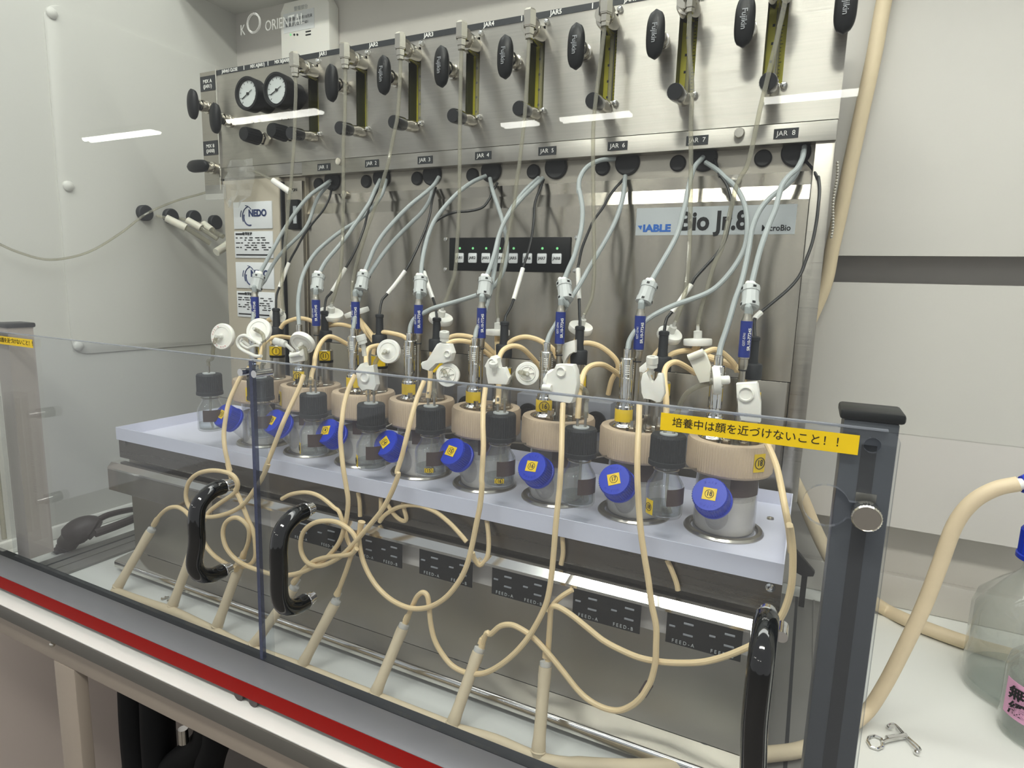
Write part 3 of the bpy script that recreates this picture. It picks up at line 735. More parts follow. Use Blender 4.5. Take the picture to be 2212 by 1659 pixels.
# white tray
TX0, TX1, TY0, TY1 = -.2225, .7572, -.2290, -.0065
m = MB(); h0, h1, th = .2275, .2475, .0012
m.box(TX0, TX1, TY0, TY0+th, h0, h1); m.box(TX0, TX1, TY1-th, TY1, h0, h1)
m.box(TX0, TX0+th, TY0+th, TY1-th, h0, h1); m.box(TX1-th, TX1, TY0+th, TY1-th, h0, h1)
m.box(TX0+th, TX1-th, TY0+th, TY1-th, .2290, .2310)
m.build('jar_tray', 'tray_white', ST)
for i in range(8):
    MB().lathe([(.0345, -.002), (.0345, .0022), (.0362, .0040), (.0405, .0034), (.0422, .0012), (.0422, .0001)], Matrix.Translation((JX[i], JY, ZT)), 48, False, False).build('hole_rim', 'steel', ST)
p = P(1664, 1121, Z=ZT); MB().lathe([(.0042, 0), (.0036, .002), (.0001, .003)], Matrix.Translation((p.x, p.y, ZT)), 16).build('screw', 'nickel', ST)
# front of the base: upper band, ledge with feed plates, lower face, foot flange
FY = -.2176
MB().box(X0, TX1, FY, -.004, .1935, .2289).build('upper_band', 'dark_steel', ST)
p = P(1664, 1268, Y=FY); MB().lathe([(.0046, 0), (.0042, .002), (.0022, .0026), (.0001, .0018)], frame((p.x, FY, p.z), (0,-1,0)), 18).build('screw', 'chrome', ST)
p = P(270, 957, Y=FY); MB().lathe([(.0046, 0), (.0042, .002), (.0001, .0026)], frame((p.x, FY, p.z), (0,-1,0)), 18).build('screw', 'dark_steel', ST)
LY = -.2385
m = MB(); m.mat('polished').prism([(FY, .1892), (LY+.0066, .1892), (LY, .1818), (LY, .1785), (LY+.0012, .1785), (LY+.0012, .1813), (LY+.0072, .1880), (FY, .1880)], .7415-X0, Matrix.Translation((X0, 0, 0)) @ YZ)
m.build('ledge', 'polished', ST, angle=20)
MB().box(X0, .0085, LY, LY+.0012, .1445, .1788).build('ledge_flap', 'mirror_steel', ST)
m = MB(); m.mat('slot_dark').box(X0+.002, .7410, FY-.0045, FY, .146, .1872); m.build('ledge_recess', 'dull_steel', ST)
fp = [((600, 1095), (680, 1150)), ((700, 1120), (868, 1224)), ((908, 1170), (1022, 1266)), ((1064, 1212), (1182, 1308)), ((1238, 1268), (1386, 1363)), ((1440, 1310), (1603, 1425))]
FX = [(.105, .1555), (.172, .272), (.289, .3755), (.4035, .4905), (.518, .601), (.631, .729)]
FX = [(P(625, 1160, Y=LY).x, P(735, 1180, Y=LY).x), (P(768, 1160, Y=LY).x, P(868, 1200, Y=LY).x), (P(906, 1190, Y=LY).x, P(1020, 1230, Y=LY).x), (P(1063, 1240, Y=LY).x, P(1182, 1280, Y=LY).x), (P(1238, 1290, Y=LY).x, P(1384, 1330, Y=LY).x), (P(1440, 1345, Y=LY).x, P(1603, 1390, Y=LY).x)]
for (xa, xb_) in FX:
    f_ = MB().box(xa, xb_, LY, LY+.0012, .1475, .1787).build('feed_plate', 'black_plastic', ST)
    w = xb_-xa
    m = MB()
    for u in (.30, .84):
        for z_ in (.172, .1605): m.box(xa+w*(u-.065), xa+w*(u+.065), LY-.0012, LY, z_-.0007, z_+.0007)
    for u in (.08, .62): m.box(xa+w*(u-.04), xa+w*(u+.04), LY-.0012, LY, .1655, .1668)
    m.build('slot', 'gray_paint', f_)
    for u, tx in ((.24, 'FEED-A'), (.76, 'FEED-B')): text(' '.join(tx), .0052, front(xa+w*u, LY-.0002, .1508), f_, 'gray_plastic', sx=.9)
MB().box(X0+.001, .7380, -.2035, -.01, .0260, .1935).build('base_body', 'dull_steel', ST)
MB().box(X0+.001, .7380, -.2040, -.2036, .1462, .1475).build('seam', 'polished', ST)
m = MB(); m.prism([(-.2030, .0225), (-.2030, .0255), (-.2325, .0222), (-.2358, .0212), (-.2374, .0188), (-.2376, .0105), (-.2362, .0105), (-.2360, .018), (-.2335, .0195)], .7400-(-.2385), Matrix.Translation((-.2385, 0, 0)) @ YZ); m.build('foot_flange', 'polished', ST, angle=50)
for x in (-.2, .1, .4, .7):
    for y in (-.19, -.03): MB().cyl((x, y, .0002), (x, y, .0262), .014, n=20).build('foot', 'black_rubber', ST)
A_ = [P(1718, 1188, Y=.20), P(1760, 1238, Y=.20), P(1757, 1246, Y=.20), P(1735, 1246, Y=.20), P(1717, 1236, Y=.20)]
m = MB(); m.prism([(q.x, q.z) for q in A_], .012, front(0, .212, 0), .001); q = P(1738, 1244, Y=.206); m.box(q.x-.004, q.x+.004, .2005, .2115, .0052, q.z+.002)
o = m.build('wedge_clip', 'black_plastic'); tag(o, 'black wedge-shaped clip standing at the back end of the right grey rail', 'clip')
# stirrer sensors behind the jars: grey boxes with black rings
for k in range(1, 7):
    xc = JX[k]+.0172; 
    b_ = MB().box(xc-.0195, xc+.0195, -.030, .0114, .285, .338, .0015).build('sensor_box', 'box_gray', ST)
    m = MB(); m.lathe([(.0145, 0), (.0145, .004), (.0115, .0045), (.0115, .001), (.0075, .001), (.0075, .004), (.0001, .0042)], frame((xc, -.030, .311), (0,-1,0)), 28); m.build('sensor_eye', 'black_plastic', b_)
# ------------------------------------------------------------------ culture vessels
def sticker(par, x, y, z, w, h, num, ax=(0,-1,0), up=(0,0,1), size=.007, name='number_sticker', rot=0., lift=0.):
    M = frame((x, y, z), ax, up) @ Matrix.Rotation(rot, 4, 'Z')
    m = MB(); m.box(-w/2, w/2, -h/2, h/2, 0, .0003, M=M); s_ = m.build(name, 'yellow_tape', par)
    if num:
        text(num, size, M @ Matrix.Translation((0, 0, .0005)), par, 'ink', bold=.00012, sx=.85)
        MB().torus(M @ Matrix.Translation((0, 0, .0004)), size*.62, size*.045, 24, 5).build('number_ring', 'ink', par)
    return s_
def wrap(par, x, y, r, z0, z1, a0, a1, m_, name, num=None, na=None, size=.009):
    """label bent round a cylinder, with its number lettered flat on the facing side"""
    b_ = MB(); M = Matrix.Translation((x, y, 0))
    b_.lathe([(r, z0), (r+.0003, z0), (r+.0003, z1), (r, z1)], M, 24, False, False, a0=math.radians(a0), a1=math.radians(a1)); o = b_.build(name, m_, par)
    if num:
        a = math.radians(na); d = Vector((math.cos(a), math.sin(a), 0)); M2 = frame(Vector((x, y, (z0+z1)/2))+d*(r+.0006), d)
        text(num, size, M2, par, 'ink', bold=.0001, sx=.8); MB().torus(M2, size*.66, size*.045, 22, 5).build('number_ring', 'ink', par)
    return o
CAPPX = [(493,902),(600,915),(716,937),(843,963),(985,982),(1157,1015),(1333,1043),(1537,1075)]
CAPNUM = ['11', '12', '4', '14', '15', '16', '17', '18']
CAPROT = [-.15, -.12, .25, -.62, -.1, .06, .42, .03]
DOX = [-.0143, .081, .1823, .2783, .3783, .4766, .5754, .6736]
BTX = [-.0022, .0976, .2007, .2982, .4019, .5048, .607, .7042]
PHX = [-.0200, .1050, .1783, .2853, .3815, .4889, .5848, .6972]
CAPAX = Vector((-.10, -.86, .46)).normalized()
for i in range(8):
    v = thing('culture_vessel', (JX[i], JY, ZT), 'glass culture jar with beige ring lid and blue cap numbered %s' % CAPNUM[i], 'jar', 'culture jars in the white tray')
    O = Matrix.Translation((JX[i], JY, ZT)); x, y, z = JX[i], JY, ZT
    MB().lathe([(.0300, -.0015), (.0325, .001), (.0325, .068), (.0345, .072), (.0345, .0745), (.0318, .0745), (.0312, .068), (.0312, .003), (.0290, .0015)], O, 40).build('glass_body', 'jar_glass', v)
    MB().lathe([(.0290, .0022), (.0308, .004), (.0308, .040), (.0001, .040)], O, 40).build('medium', 'medium', v)
    MB().lathe([(.0309, .0402), (.0309, .0505), (.027, .0475), (.015, .0465), (.0001, .0470)], O, 48).build('foam', 'medium_foam', v)
    MB().lathe([(.0326, .047), (.0329, .047), (.0329, .0665), (.0326, .0665)], O, 24, False, False, a0=math.radians(-78), a1=math.radians(-12)).build('brown_patch', 'brown_patch', v)  # brownish heater reflection on the jar glass, painted as a patch
    MB().lathe([(.0346, .0700), (.0430, .0690), (.0446, .0715), (.0446, .1000), (.0430, .1030), (.0345, .1035), (.0345, .0700)], O, 192, False, False, flute=(.0007, 2, 3)).build('lid_ring', 'lid_beige', v, angle=25)
    MB().lathe([(.0344, .0930), (.0344, .0965), (.0320, .0980), (.0001, .0980)], O, 40).build('head_plate', 'steel', v)
    # ports on the head plate
    dx, dy = DOX[i]-x, -.135-y
    m = MB(); m.lathe([(.0130, .098), (.0130, .104), (.0112, .1055), (.0100, .107), (.0100, .1265), (.0090, .1275), (.0090, .1300), (.0001, .1300)], Matrix.Translation((DOX[i], -.135, ZT)), 28); m.build('sensor_port', 'chrome', v)
    wrap(v, DOX[i], -.135, .0101, .3405, .3545, -175, -5, 'yellow_tape', 'yellow_label', {1: '12', 5: '16'}.get(i), -68)
    bx, by = BTX[i], -.1
    m = MB(); m.lathe([(.0125, .098), (.0125, .101), (.0112, .102), (.0112, .1360), (.0075, .1365), (.0075, .1665), (.0001, .1665)], Matrix.Translation((bx, by, ZT)), 28); m.build('drive_port', 'steel', v)
    m = MB(); m.lathe([(.0114, .1340), (.0119, .1345), (.0119, .1375), (.0114, .1380)], Matrix.Translation((bx, by, ZT)), 28); m.build('black_band', 'black_plastic', v)
    wrap(v, bx, by, .0117, .3690, .3830, -170, -10, 'yellow_tape', 'yellow_label', {0: '1', 1: '11'}.get(i), -52)
    MB().lathe([(.0113, .1378), (.0116, .1380), (.0116, .1525), (.0105, .1535), (.0074, .1535)], Matrix.Translation((bx, by, ZT)), 28).build('port_collar', 'steel', v)
    m = MB()
    for px_, py_, h in ((.0145, -.0175, .012), (-.002, -.024, .016), (.024, -.006, .020), (.003, .020, .030), (-.022, .010, .018)):
        m.lathe([(.0048, .098), (.0048, .098+h*.5), (.0034, .0985+h*.5), (.0034, .098+h), (.0001, .098+h)], O @ Matrix.Translation((px_, py_, 0)), 6)
    m.build('port_nut', 'nickel', v, angle=20)
    MB().cyl((x+.003, y+.020, z+.127), (x+.003, y+.020, z+.16), .0022).build('inlet_tube', 'steel', v)
    # slanted side arm with its blue screw cap
    c = P(*CAPPX[i], Y=-.1805)
    root = Vector((x, y, c.z-.034)) + Vector((c.x-x, -.040, 0)).normalized()*.022
    ax = (c - root).normalized()*.35+CAPAX*.65; ax.normalize()
    MB().cyl(root, c-ax*.006, .0125, .0125, 20).build('side_arm', 'jar_glass', v)
    cap = MB(); Mc = frame(c-ax*.012, ax)
    cap.lathe([(.0186, 0), (.0192, .0008), (.0192, .004), (.0182, .0046), (.0182, .0215), (.0168, .0238), (.0001, .0240)], Mc, 88, flute=(.0008, 3, 4)); cap = cap.build('screw_cap', 'blue_cap', v, angle=25)
    if i >= 5: 
        Mr = Mc @ Matrix.Translation((0, 0, .0242))
        for k, ch in enumerate('DURAN'): text(ch, .0038, Mr @ Matrix.Rotation(math.radians(215-k*16), 4, 'Z') @ Matrix.Translation((0, .0128, 0)) , cap, 'blue_cap')
        for k, ch in enumerate('GL32'): text(ch, .0036, Mr @ Matrix.Rotation(math.radians(30-k*16), 4, 'Z') @ Matrix.Translation((0, .0128, 0)), cap, 'blue_cap')
    sticker(cap, *(c+ax*.0121), .0135, .0125, CAPNUM[i], ax, size=.0068, rot=CAPROT[i])
    if i in (0, 1): wrap(v, x, y, .0447, .305, .326, {0: -75, 1: -140}[i], {0: -52, 1: -112}[i], 'yellow_tape', 'yellow_label', CAPNUM[i], {0: -63, 1: -125}[i])
    if i == 7: wrap(v, x, y, .0447, .309, .328, -52, -34, 'yellow_tape', 'yellow_label', '18', -43)
# ------------------------------------------------------------------ sensors with their cables
GA = [[('d', [(1240,40),(1170,90),(1060,170),(950,300),(850,450),(770,590),(700,720),(650,815)])],
 [('d', [(1665,30),(1620,120),(1570,230),(1500,340),(1430,440),(1370,530),(1290,630),(1210,730),(1155,835)])],
 [('d', [(2165,10),(2120,80),(2030,160),(1920,250),(1800,370),(1700,490),(1630,610),(1590,720),(1555,825)])],
 [('e', [(590,0),(480,50),(370,130),(260,240),(160,370),(100,500),(65,620),(40,740),(27,860)])],
 [('e', [(1075,20),(980,110),(880,210),(800,310),(740,410),(700,530),(680,640),(650,760),(612,872)])],
 [('b', [(1690,1355),(1560,1370),(1450,1430),(1390,1530),(1385,1640)]), ('e', [(1390,130),(1415,280),(1410,420),(1385,560),(1360,680),(1320,790),(1290,890)])],
 [('c', [(470,1340),(400,1420),(360,1530)]), ('f', [(565,10),(540,110),(520,220),(490,340),(460,460),(410,580),(340,710),(280,820),(232,912)])],
 [('c', [(1335,1250),(1320,1340),(1270,1440)]), ('f', [(1400,0),(1340,80),(1310,180),(1280,290),(1230,410),(1190,530),(1160,640),(1130,780),(1100,930)])]]
FER = [(556,610,-.25), (686,611,-.12), (783,609,-.2), (908,618,-.05), (1047,621,-.12), (1220,629,.12), (1397,633,-.35), (1621,642,-.06)]
GB = [[('d', [(1235,60),(1150,160),(1100,260),(1060,380),(1000,480),(900,580),(830,650),(760,740),(700,850),(650,960),(620,1060),(605,1230),(600,1400)])],
 [('d', [(1715,30),(1690,130),(1640,220),(1560,310),(1470,385),(1350,460),(1230,550),(1120,650),(1050,750),(1000,860),(970,990),(960,1120),(968,1270)])],
 [('d', [(2110,110),(2090,200),(2020,310),(1930,400),(1830,500),(1740,600),(1650,720),(1570,850),(1510,990),(1480,1120),(1455,1300)])],
 [('e', [(625,20),(650,130),(690,250),(730,370),(765,520),(770,640),(750,780),(700,890),(620,975),(520,1015),(380,1060),(240,1100),(140,1130),(80,1160)]), ('d', [(1965,1215),(1925,1280),(1915,1350)])],
 [('e', [(1045,15),(940,110),(850,220),(780,330),(720,460),(690,600),(670,760),(640,930),(605,1080),(560,1220),(515,1310),(497,1390)])],
 [('e', [(1780,0),(1760,180),(1710,350),(1640,500),(1560,640),(1470,790),(1390,930),(1320,1040),(1260,1140),(1200,1250),(1140,1350),(1112,1430)])],
 [('c', [(490,1385),(590,1450)]), ('f', [(850,10),(930,80),(990,170),(1030,280),(1045,420),(1030,580),(980,700),(900,820),(800,930),(700,1000),(560,1055),(430,1100),(300,1160),(200,1220),(100,1310),(40,1400),(22,1480)])],
 [('c', [(1325,1290),(1310,1370)]), ('f', [(1450,0),(1370,90),(1270,160),(1180,250),(1120,350),(1080,470),(1060,600),(1030,760),(990,920),(940,1060),(900,1200),(860,1330),(820,1450),(803,1540)])]]
BK = [([('d', [(1250,110),(1230,190),(1180,290),(1090,400),(1010,510),(950,620),(885,742),(805,958),(785,1050),(783,1175)])], 6),
 ([('d', [(1690,60),(1620,160),(1560,310),(1530,430),(1480,570),(1430,680),(1370,785),(1253,992),(1205,1070),(1190,1195)])], 6),
 ([('d', [(2140,100),(2110,200),(2090,320),(2060,430),(2010,550),(1950,680),(1878,810),(1728,1012),(1680,1090),(1660,1225)])], 6),
 ([('e', [(690,60),(640,150),(620,200),(560,270),(450,300),(330,310),(220,350),(130,420),(80,500),(50,620),(45,730),(62,818),(137,1052),(160,1150),(172,1265)])], 11),
 ([('e', [(1085,30),(1050,120),(1010,230),(1000,370),(985,500),(960,620),(907,788),(828,1052),(790,1150),(757,1230),(747,1300)])], 6),
 ([('e', [(1770,20),(1660,150),(1590,270),(1510,380),(1460,490),(1410,620),(1385,740),(1375,803),(1378,1087),(1380,1345)])], 7),
 ([('c', [(570,1360),(610,1500)]), ('f', [(815,0),(870,80),(900,170),(910,260),(890,410),(850,560),(780,670),(690,770),(600,870),(565,928),(398,1172),(345,1260),(318,1392)])], 11),
 ([('c', [(1350,1380),(1410,1450),(1450,1530)]), ('f', [(1650,10),(1660,120),(1650,250),(1635,380),(1600,560),(1540,730),(1490,850),(1388,972),(1163,1162),(1105,1230),(1090,1330),(1083,1432)])], 11)]
def end_at(pts, p, k=6):
    """ease the last stretch of a cable into the point where it is plugged in"""
    d = Vector(p)-pts[-1]; n = len(pts)
    return [q + d*max(0, (j-(n-1-k*3))/(k*3)) for j, q in enumerate(pts)]
for i in range(8):
    who = 'at the %s jar' % PLACE[i]
    # pH electrode: blue-labelled glass rod, grey ferrite and grey cable
    x = PHX[i]; y = -.125
    t = thing('ph_electrode', (x, y, .32), 'slim electrode with dark blue label, %s' % who, 'sensor', 'blue-labelled electrodes')
    MB().lathe([(.0033, .300), (.0033, .408), (.0042, .409), (.0048, .414), (.0048, .4200), (.0056, .4205), (.0056, .4610), (.0046, .463), (.0040, .4675), (.0026, .468)], Matrix.Translation((x, y, 0)), 18).build('shaft', 'steel', t)
    MB().lathe([(.0056, .4222), (.0060, .4222), (.0060, .4600), (.0056, .4600)], Matrix.Translation((x, y, 0)), 24, False, False).build('label_band', 'probe_label', t)
    a = math.radians(-48); d = Vector((math.cos(a), math.sin(a), 0))
    text('SR.10-77245', .0046, frame(Vector((x, y, .4412))+d*.0063, d) @ Matrix.Rotation(math.pi/2, 4, 'Z'), t, 'white_ink', bold=.0001)
    a = math.radians(-95); d = Vector((math.cos(a), math.sin(a), 0))
    text('GST-5741', .0034, frame(Vector((x, y, .4412))+d*.0063, d) @ Matrix.Rotation(math.pi/2, 4, 'Z'), t, 'white_ink')
    MB().torus(Matrix.Translation((x, y, .4085)), .0034, .0012, 18, 6).build('seal', 'black_rubber', t)
    fx, fy, tl = FER[i]; yf = -.110
    fc = P(fx, fy, Y=yf); up = P(fx+22*-tl*1.0, fy-22, Y=yf+.006)-P(fx-22*-tl, fy+22, Y=yf-.006); up.normalize()
    L = .0135; m = MB(); Mf = frame(fc-up*L, up)
    m.mat('gray_plastic').lathe([(.0068, 0), (.0094, .0012), (.0094, .0075), (.0086, .0078), (.0086, .0192), (.0094, .0195), (.0094, .0258), (.0068, .027)], Mf, 12)
    fe = m.build('ferrite_core', 'gray_plastic', t, angle=25)
    m = MB()
    for k in range(4):
        a = math.radians(-70+90*k); 
        for hz in (.0035, .0225): m.box(-.0012, .0012, -.0016, .0016, 0, .0006, M=Mf @ Matrix.Rotation(a, 4, 'Z') @ Matrix.Translation((.0091, 0, hz)) @ Matrix.Rotation(math.pi/2, 4, 'Y'))
    m.build('latch_slot', 'black_plastic', fe)
    m = MB(); m.lathe([(.005, 0), (.005, .003), (.0035, .0045)], frame(fc+up*L, up), 12); m.ball(fc+up*(L+.003)+Vector((-.003, -.003, 0)), .003); m.build('strap', 'white_plastic', fe)
    cab = path(GA[i], .010, yf+.002, ys=[(0, .012), (.25, -.035), (1, yf+.002)])
    cab = end_at(cab, fc+up*L)
    MB().tube(cab, .0030, 10).build('cable', 'gray_cable', t)
    MB().tube(smooth([fc-up*L, fc-up*(L+.006), Vector((x, y, .475)), Vector((x, y, .466))]), .0034, 10).build('cable_tail', 'gray_cable', t)
    # oxygen sensor: chrome barrel with slots, grey cable
    x = DOX[i]; y = -.135
    t = thing('oxygen_sensor', (x, y, .36), 'chrome slotted sensor barrel with grey cable, %s' % who, 'sensor', 'chrome sensor barrels')
    MB().lathe([(.0060, .3600), (.0060, .3665), (.0073, .3672), (.0073, .3900), (.0070, .3904), (.0075, .3910), (.0075, .4115), (.0066, .4127), (.0046, .4130), (.0046, .4225), (.0036, .4232), (.0001, .4232)], Matrix.Translation((x, y, 0)), 24).build('barrel', 'chrome', t)
    m = MB()
    for k in range(4):
        a = math.radians(-68+90*k)
        for j in range(5): m.box(-.0005, .0005, -.0024, .0024, 0, .0003, M=Matrix.Translation((x, y, .4045-.0024*j)) @ Matrix.Rotation(a, 4, 'Z') @ Matrix.Translation((.0075, 0, 0)) @ Matrix.Rotation(math.pi/2, 4, 'Y'))
    m.build('mark', 'white_ink', t)
    cab = path(GB[i], .012, -.130, ys=[(0, .012), (.25, -.03), (.8, -.115), (1, -.133)])
    cab = end_at(cab, (x, y, .4225))
    MB().tube(cab, .0030 if i else .0028, 10).build('cable', 'gray_cable', t)
    # black lead with white sleeve and moulded plug
    x = BTX[i]; y = -.1
    t = thing('black_lead', (x, y, .3975), 'black plug and cable with white sleeve, %s' % who, 'cable', 'black plug leads')
    MB().lathe([(.0001, .3965), (.0105, .3966), (.0108, .399), (.0108, .4120), (.0098, .4135), (.0062, .4140), (.0056, .4180), (.0052, .4380), (.0060, .4384), (.0060, .4420), (.0040, .4432), (.0001, .4432)], Matrix.Translation((x, y, 0)), 22).build('plug', 'black_rubber', t)
    spec, si = BK[i]
    n = 5; cab = path(spec, .012, -.1, n=n, ys=[(0, .012), (.25, -.03), (1, -.1)])
    cab = end_at(cab, (x, y, .4425), 4)
    MB().tube(cab, .0018, 8).build('cable', 'black_cable', t)
    MB().tube(cab[si*n:(si+1)*n+1], .0030, 10).build('sleeve', 'white_plastic', t)
# ------------------------------------------------------------------ clear gas lines from the flow meters, each into a white disc filter
GT = [([('a', [(965,660),(960,800),(940,1000),(930,1200),(915,1400),(900,1600)]), ('d', [(885,200),(870,400),(850,600),(830,800),(810,1000),(802,1130)])], (600,682), (.55,-.1,.25), .62),
 ([('a', [(1385,590),(1375,800),(1365,1000),(1350,1200),(1350,1500)]), ('d', [(1350,0),(1350,200),(1345,400),(1340,600),(1325,800),(1300,950),(1262,1090)])], (714,679), (.38,-.25,1), 1),
 ([('a', [(1865,520),(1850,650),(1820,950),(1780,1150),(1730,1400)]), ('d', [(1700,0),(1640,200),(1560,430),(1490,650),(1450,800),(1430,950),(1440,1085)])], (771,675), (-.3,-.2,1), 1),
 ([('b', [(395,440),(380,900),(370,1200),(365,1600)]), ('e', [(365,200),(350,500),(330,800),(290,960),(240,1110)])], (952,689), (.35,-.25,1), 1),
 ([('b', [(960,350),(930,900),(900,1200),(870,1450)]), ('e', [(860,0),(830,250),(770,550),(720,800),(690,1000),(680,1150),(683,1255)])], (1075,718), (0,.02,1), 1),
 ([('b', [(1585,260),(1550,600),(1510,1000),(1505,1300)]), ('e', [(1505,0),(1510,400),(1515,800),(1500,1000),(1470,1120),(1438,1210)])], (1254,709), (.32,-.3,1), 1),
 ([('c', [(325,140),(330,400),(370,750),(365,1100)]), ('f', [(562,0),(555,400),(545,700),(520,950),(470,1150),(430,1260)])], (1446,724), (.45,-.45,1), 1),
 ([('c', [(1120,30),(1080,300),(980,800),(920,1100),(850,1400)]), ('f', [(960,60),(900,300),(830,600),(760,760),(690,1000),(650,1150),(640,1250)])], (1507,739), (-.06,.0,1), 1.1)]
for i, (spec, fpx, ax, fs) in enumerate(GT):
    yf = -.085
    fc = P(*fpx, Y=yf); ax = Vector(ax).normalized()
    r = 26/ (FPX/((fc-CAM_LOC).length)) * fs
    f = thing('disc_filter', fc, 'white disc filter on a clear tube, above the %s jar' % PLACE[i], 'filter', 'upper disc filters')
    m = MB(); m.lathe([(r*.55, -.0042), (r*.97, -.0036), (r, -.0024), (r, .0024), (r*.97, .0036), (r*.5, .0042)], frame(fc, ax), 32); d = m.build('disc', 'white_plastic', f)
    MB().lathe([(r*.30, .004), (r*.30, .0125), (r*.24, .0130), (r*.13, .0132), (r*.11, .0200), (.0001, .0200)], frame(fc, ax), 18).build('nozzle', 'frosted', f)
    down = fc-ax*.004
    st = smooth([down, down-ax*.008, Vector((JX[i]+.003, JY+.022, .405)) if i else down-ax*.03, Vector((JX[i]+.003, JY+.020, .385))])
    MB().tube(st, .0040, 10).build('stub_tube', 'silicone', f)
    top = Vector((BX+.1*i+off.x, -.050, off.z-.017))
    pts = path(spec, -.05, yf, n=5)
    d0 = top-pts[0]; n_ = len(pts)
    pts = [q+d0*max(0, 1-j/12) for j, q in enumerate(pts)]
    pts = end_at(pts, fc+ax*.0185, 3)
    o = MB().tube(pts, .0026, 8).build('gas_tube', 'clear_tube'); tag(o, 'thin clear tube hanging from the flow meter elbow marked JAR%d' % (i+1), 'tube', 'clear gas tubes')
# ------------------------------------------------------------------ little bottles clipped in front of the jars
BOT = [(-.0471, .2572), (.0598, .2611), (.1595, .2486), (.258, .246), (.3499, .2525), (.446, .2556), (.544, .2513), (.6384, .2567)]
BNUM = {2: '4', 3: '14', 4: '15', 5: '16', 7: '18'}
BTOP = []
for i, (bx, bz) in enumerate(BOT):
    bz = bz+.0015; by = -.1905
    t = thing('trap_bottle', (bx, by, bz), 'small black-capped glass bottle in front, %s of eight' % PLACE[i], 'bottle', 'small black-capped bottles')
    O = Matrix.Translation((bx, by, bz))
    MB().lathe([(.0150, 0), (.0178, .0010), (.0190, .0035), (.0190, .0300), (.0180, .0350), (.0130, .0435), (.0118, .0470), (.0118, .0565), (.0105, .0565), (.0105, .0465), (.0165, .0345), (.0174, .0300), (.0174, .0040), (.0150, .0025)], O, 36).build('glass', 'glass', t)
    MB().lathe([(.0148, .0028), (.0172, .0042), (.0172, .0125), (.0001, .0125)], O, 28).build('water', 'water', t)
    MB().lathe([(.0176, .0545), (.0187, .0550), (.0187, .0595), (.0180, .0600), (.0178, .0840), (.0165, .0862), (.0001, .0862)], O, 80, flute=(.0007, 3, 4)).build('screw_cap', 'black_rubber', t, angle=25)
    MB().cyl((bx, by, bz+.0862), (bx, by, bz+.0875), .0090, n=24).build('septum', 'gray_plastic', t)
    MB().lathe([(.0191, .0160), (.0193, .0160), (.0193, .0335), (.0190, .0335)], O, 20, False, False, a0=math.radians(-72), a1=math.radians(6)).build('brown_patch', 'brown_patch', t)  # brown label on the bottle glass
    if i in BNUM:
        a0 = -128 if i in (2, 3, 7) else -62
        wrap(t, bx, by, .0191, bz+(.004 if i not in (4, 5) else .008), bz+.0155+(.004 if i in (2, 3, 7) else -.002), a0-16, a0+16, 'yellow_tape', 'yellow_sticker', BNUM[i], a0, .0062)
    MB().tube(smooth([(bx+.001, by, bz+.086), (bx+.002, by-.001, bz+.05), (bx+.003, by-.003, bz+.02), (bx+.009, by-.004, bz+.005)]), .0016, 8).build('dip_tube', 'clear_tube', t)
    for dx in ((-.0042, .0048) if i else (.0,)):
        MB().cyl((bx+dx, by, bz+.085), (bx+dx, by, bz+.104), .0016).build('steel_tube', 'steel', t)
    BTOP.append((Vector((bx-.0042, by, bz+.1)), Vector((bx+.0048, by, bz+.1))))
    tgt = Vector((JX[i], JY, 0)); dv = Vector((JX[i]-bx, JY-by, 0)); ln = dv.length; dv.normalize()
    m = MB(); m.torus(O @ Matrix.Translation((0, 0, .050)), .0124, .0008, 24, 6)
    p0 = Vector((bx, by, bz+.050))+dv*.0124; p1 = Vector((bx, by, .3035))+dv*(ln-.0425); m.tube([p0, (p0+p1)/2, p1], .0009, 6); m.build('wire_holder', 'steel', t)
# front disc filters with clear elbow hoses down into the bottles
GF = [((482,727), (.18,-.98,.10), [(462,744),(460,757),(458,775)], 0, 0, 'white disc filter with red print, farthest left'),
 ((560,715), (.30,-.90,.30), [(567,722),(571,742),(571,765),(570,785)], 1, 1, 'white disc filter tilted upward beside the oval white clamp at the left'),
 ((654,740), (.18,-.80,-.55), [(657,751),(661,766),(662,781),(661,804),(661,828)], 2, 0, 'white disc filter leaning above the saddle-shaped white clamp'),
 ((840,759), (.28,-.95,.10), [(831,762),(818,771),(810,785),(807,801),(803,825)], 3, 1, 'white disc filter with curved clear hose, just above the pane near fourth black cap'),
 ((968,810), (.35,-.92,.12), [(957,800),(944,805),(939,820),(937,841)], 4, 1, 'white disc filter half behind the pane edge in the middle'),
 ((1139,807), (.42,-.90,.10), [(1118,804),(1106,817),(1098,832),(1091,845)], 5, 1, 'white ribbed disc filter facing forward, right of the scooped clamp'),
 ((1196,826), (1,-.25,-.05), [(1205,832),(1227,828),(1246,830),(1259,838),(1268,851),(1266,872)], 6, 1, 'white disc filter seen edge-on beside the large lever clamp'),
 ((1547,822), (-1,-.22,-.14), [(1535,827),(1526,829),(1510,834),(1494,842),(1482,852),(1472,868),(1464,890)], 7, 1, 'white disc filter seen edge-on, above the yellow warning tape')]
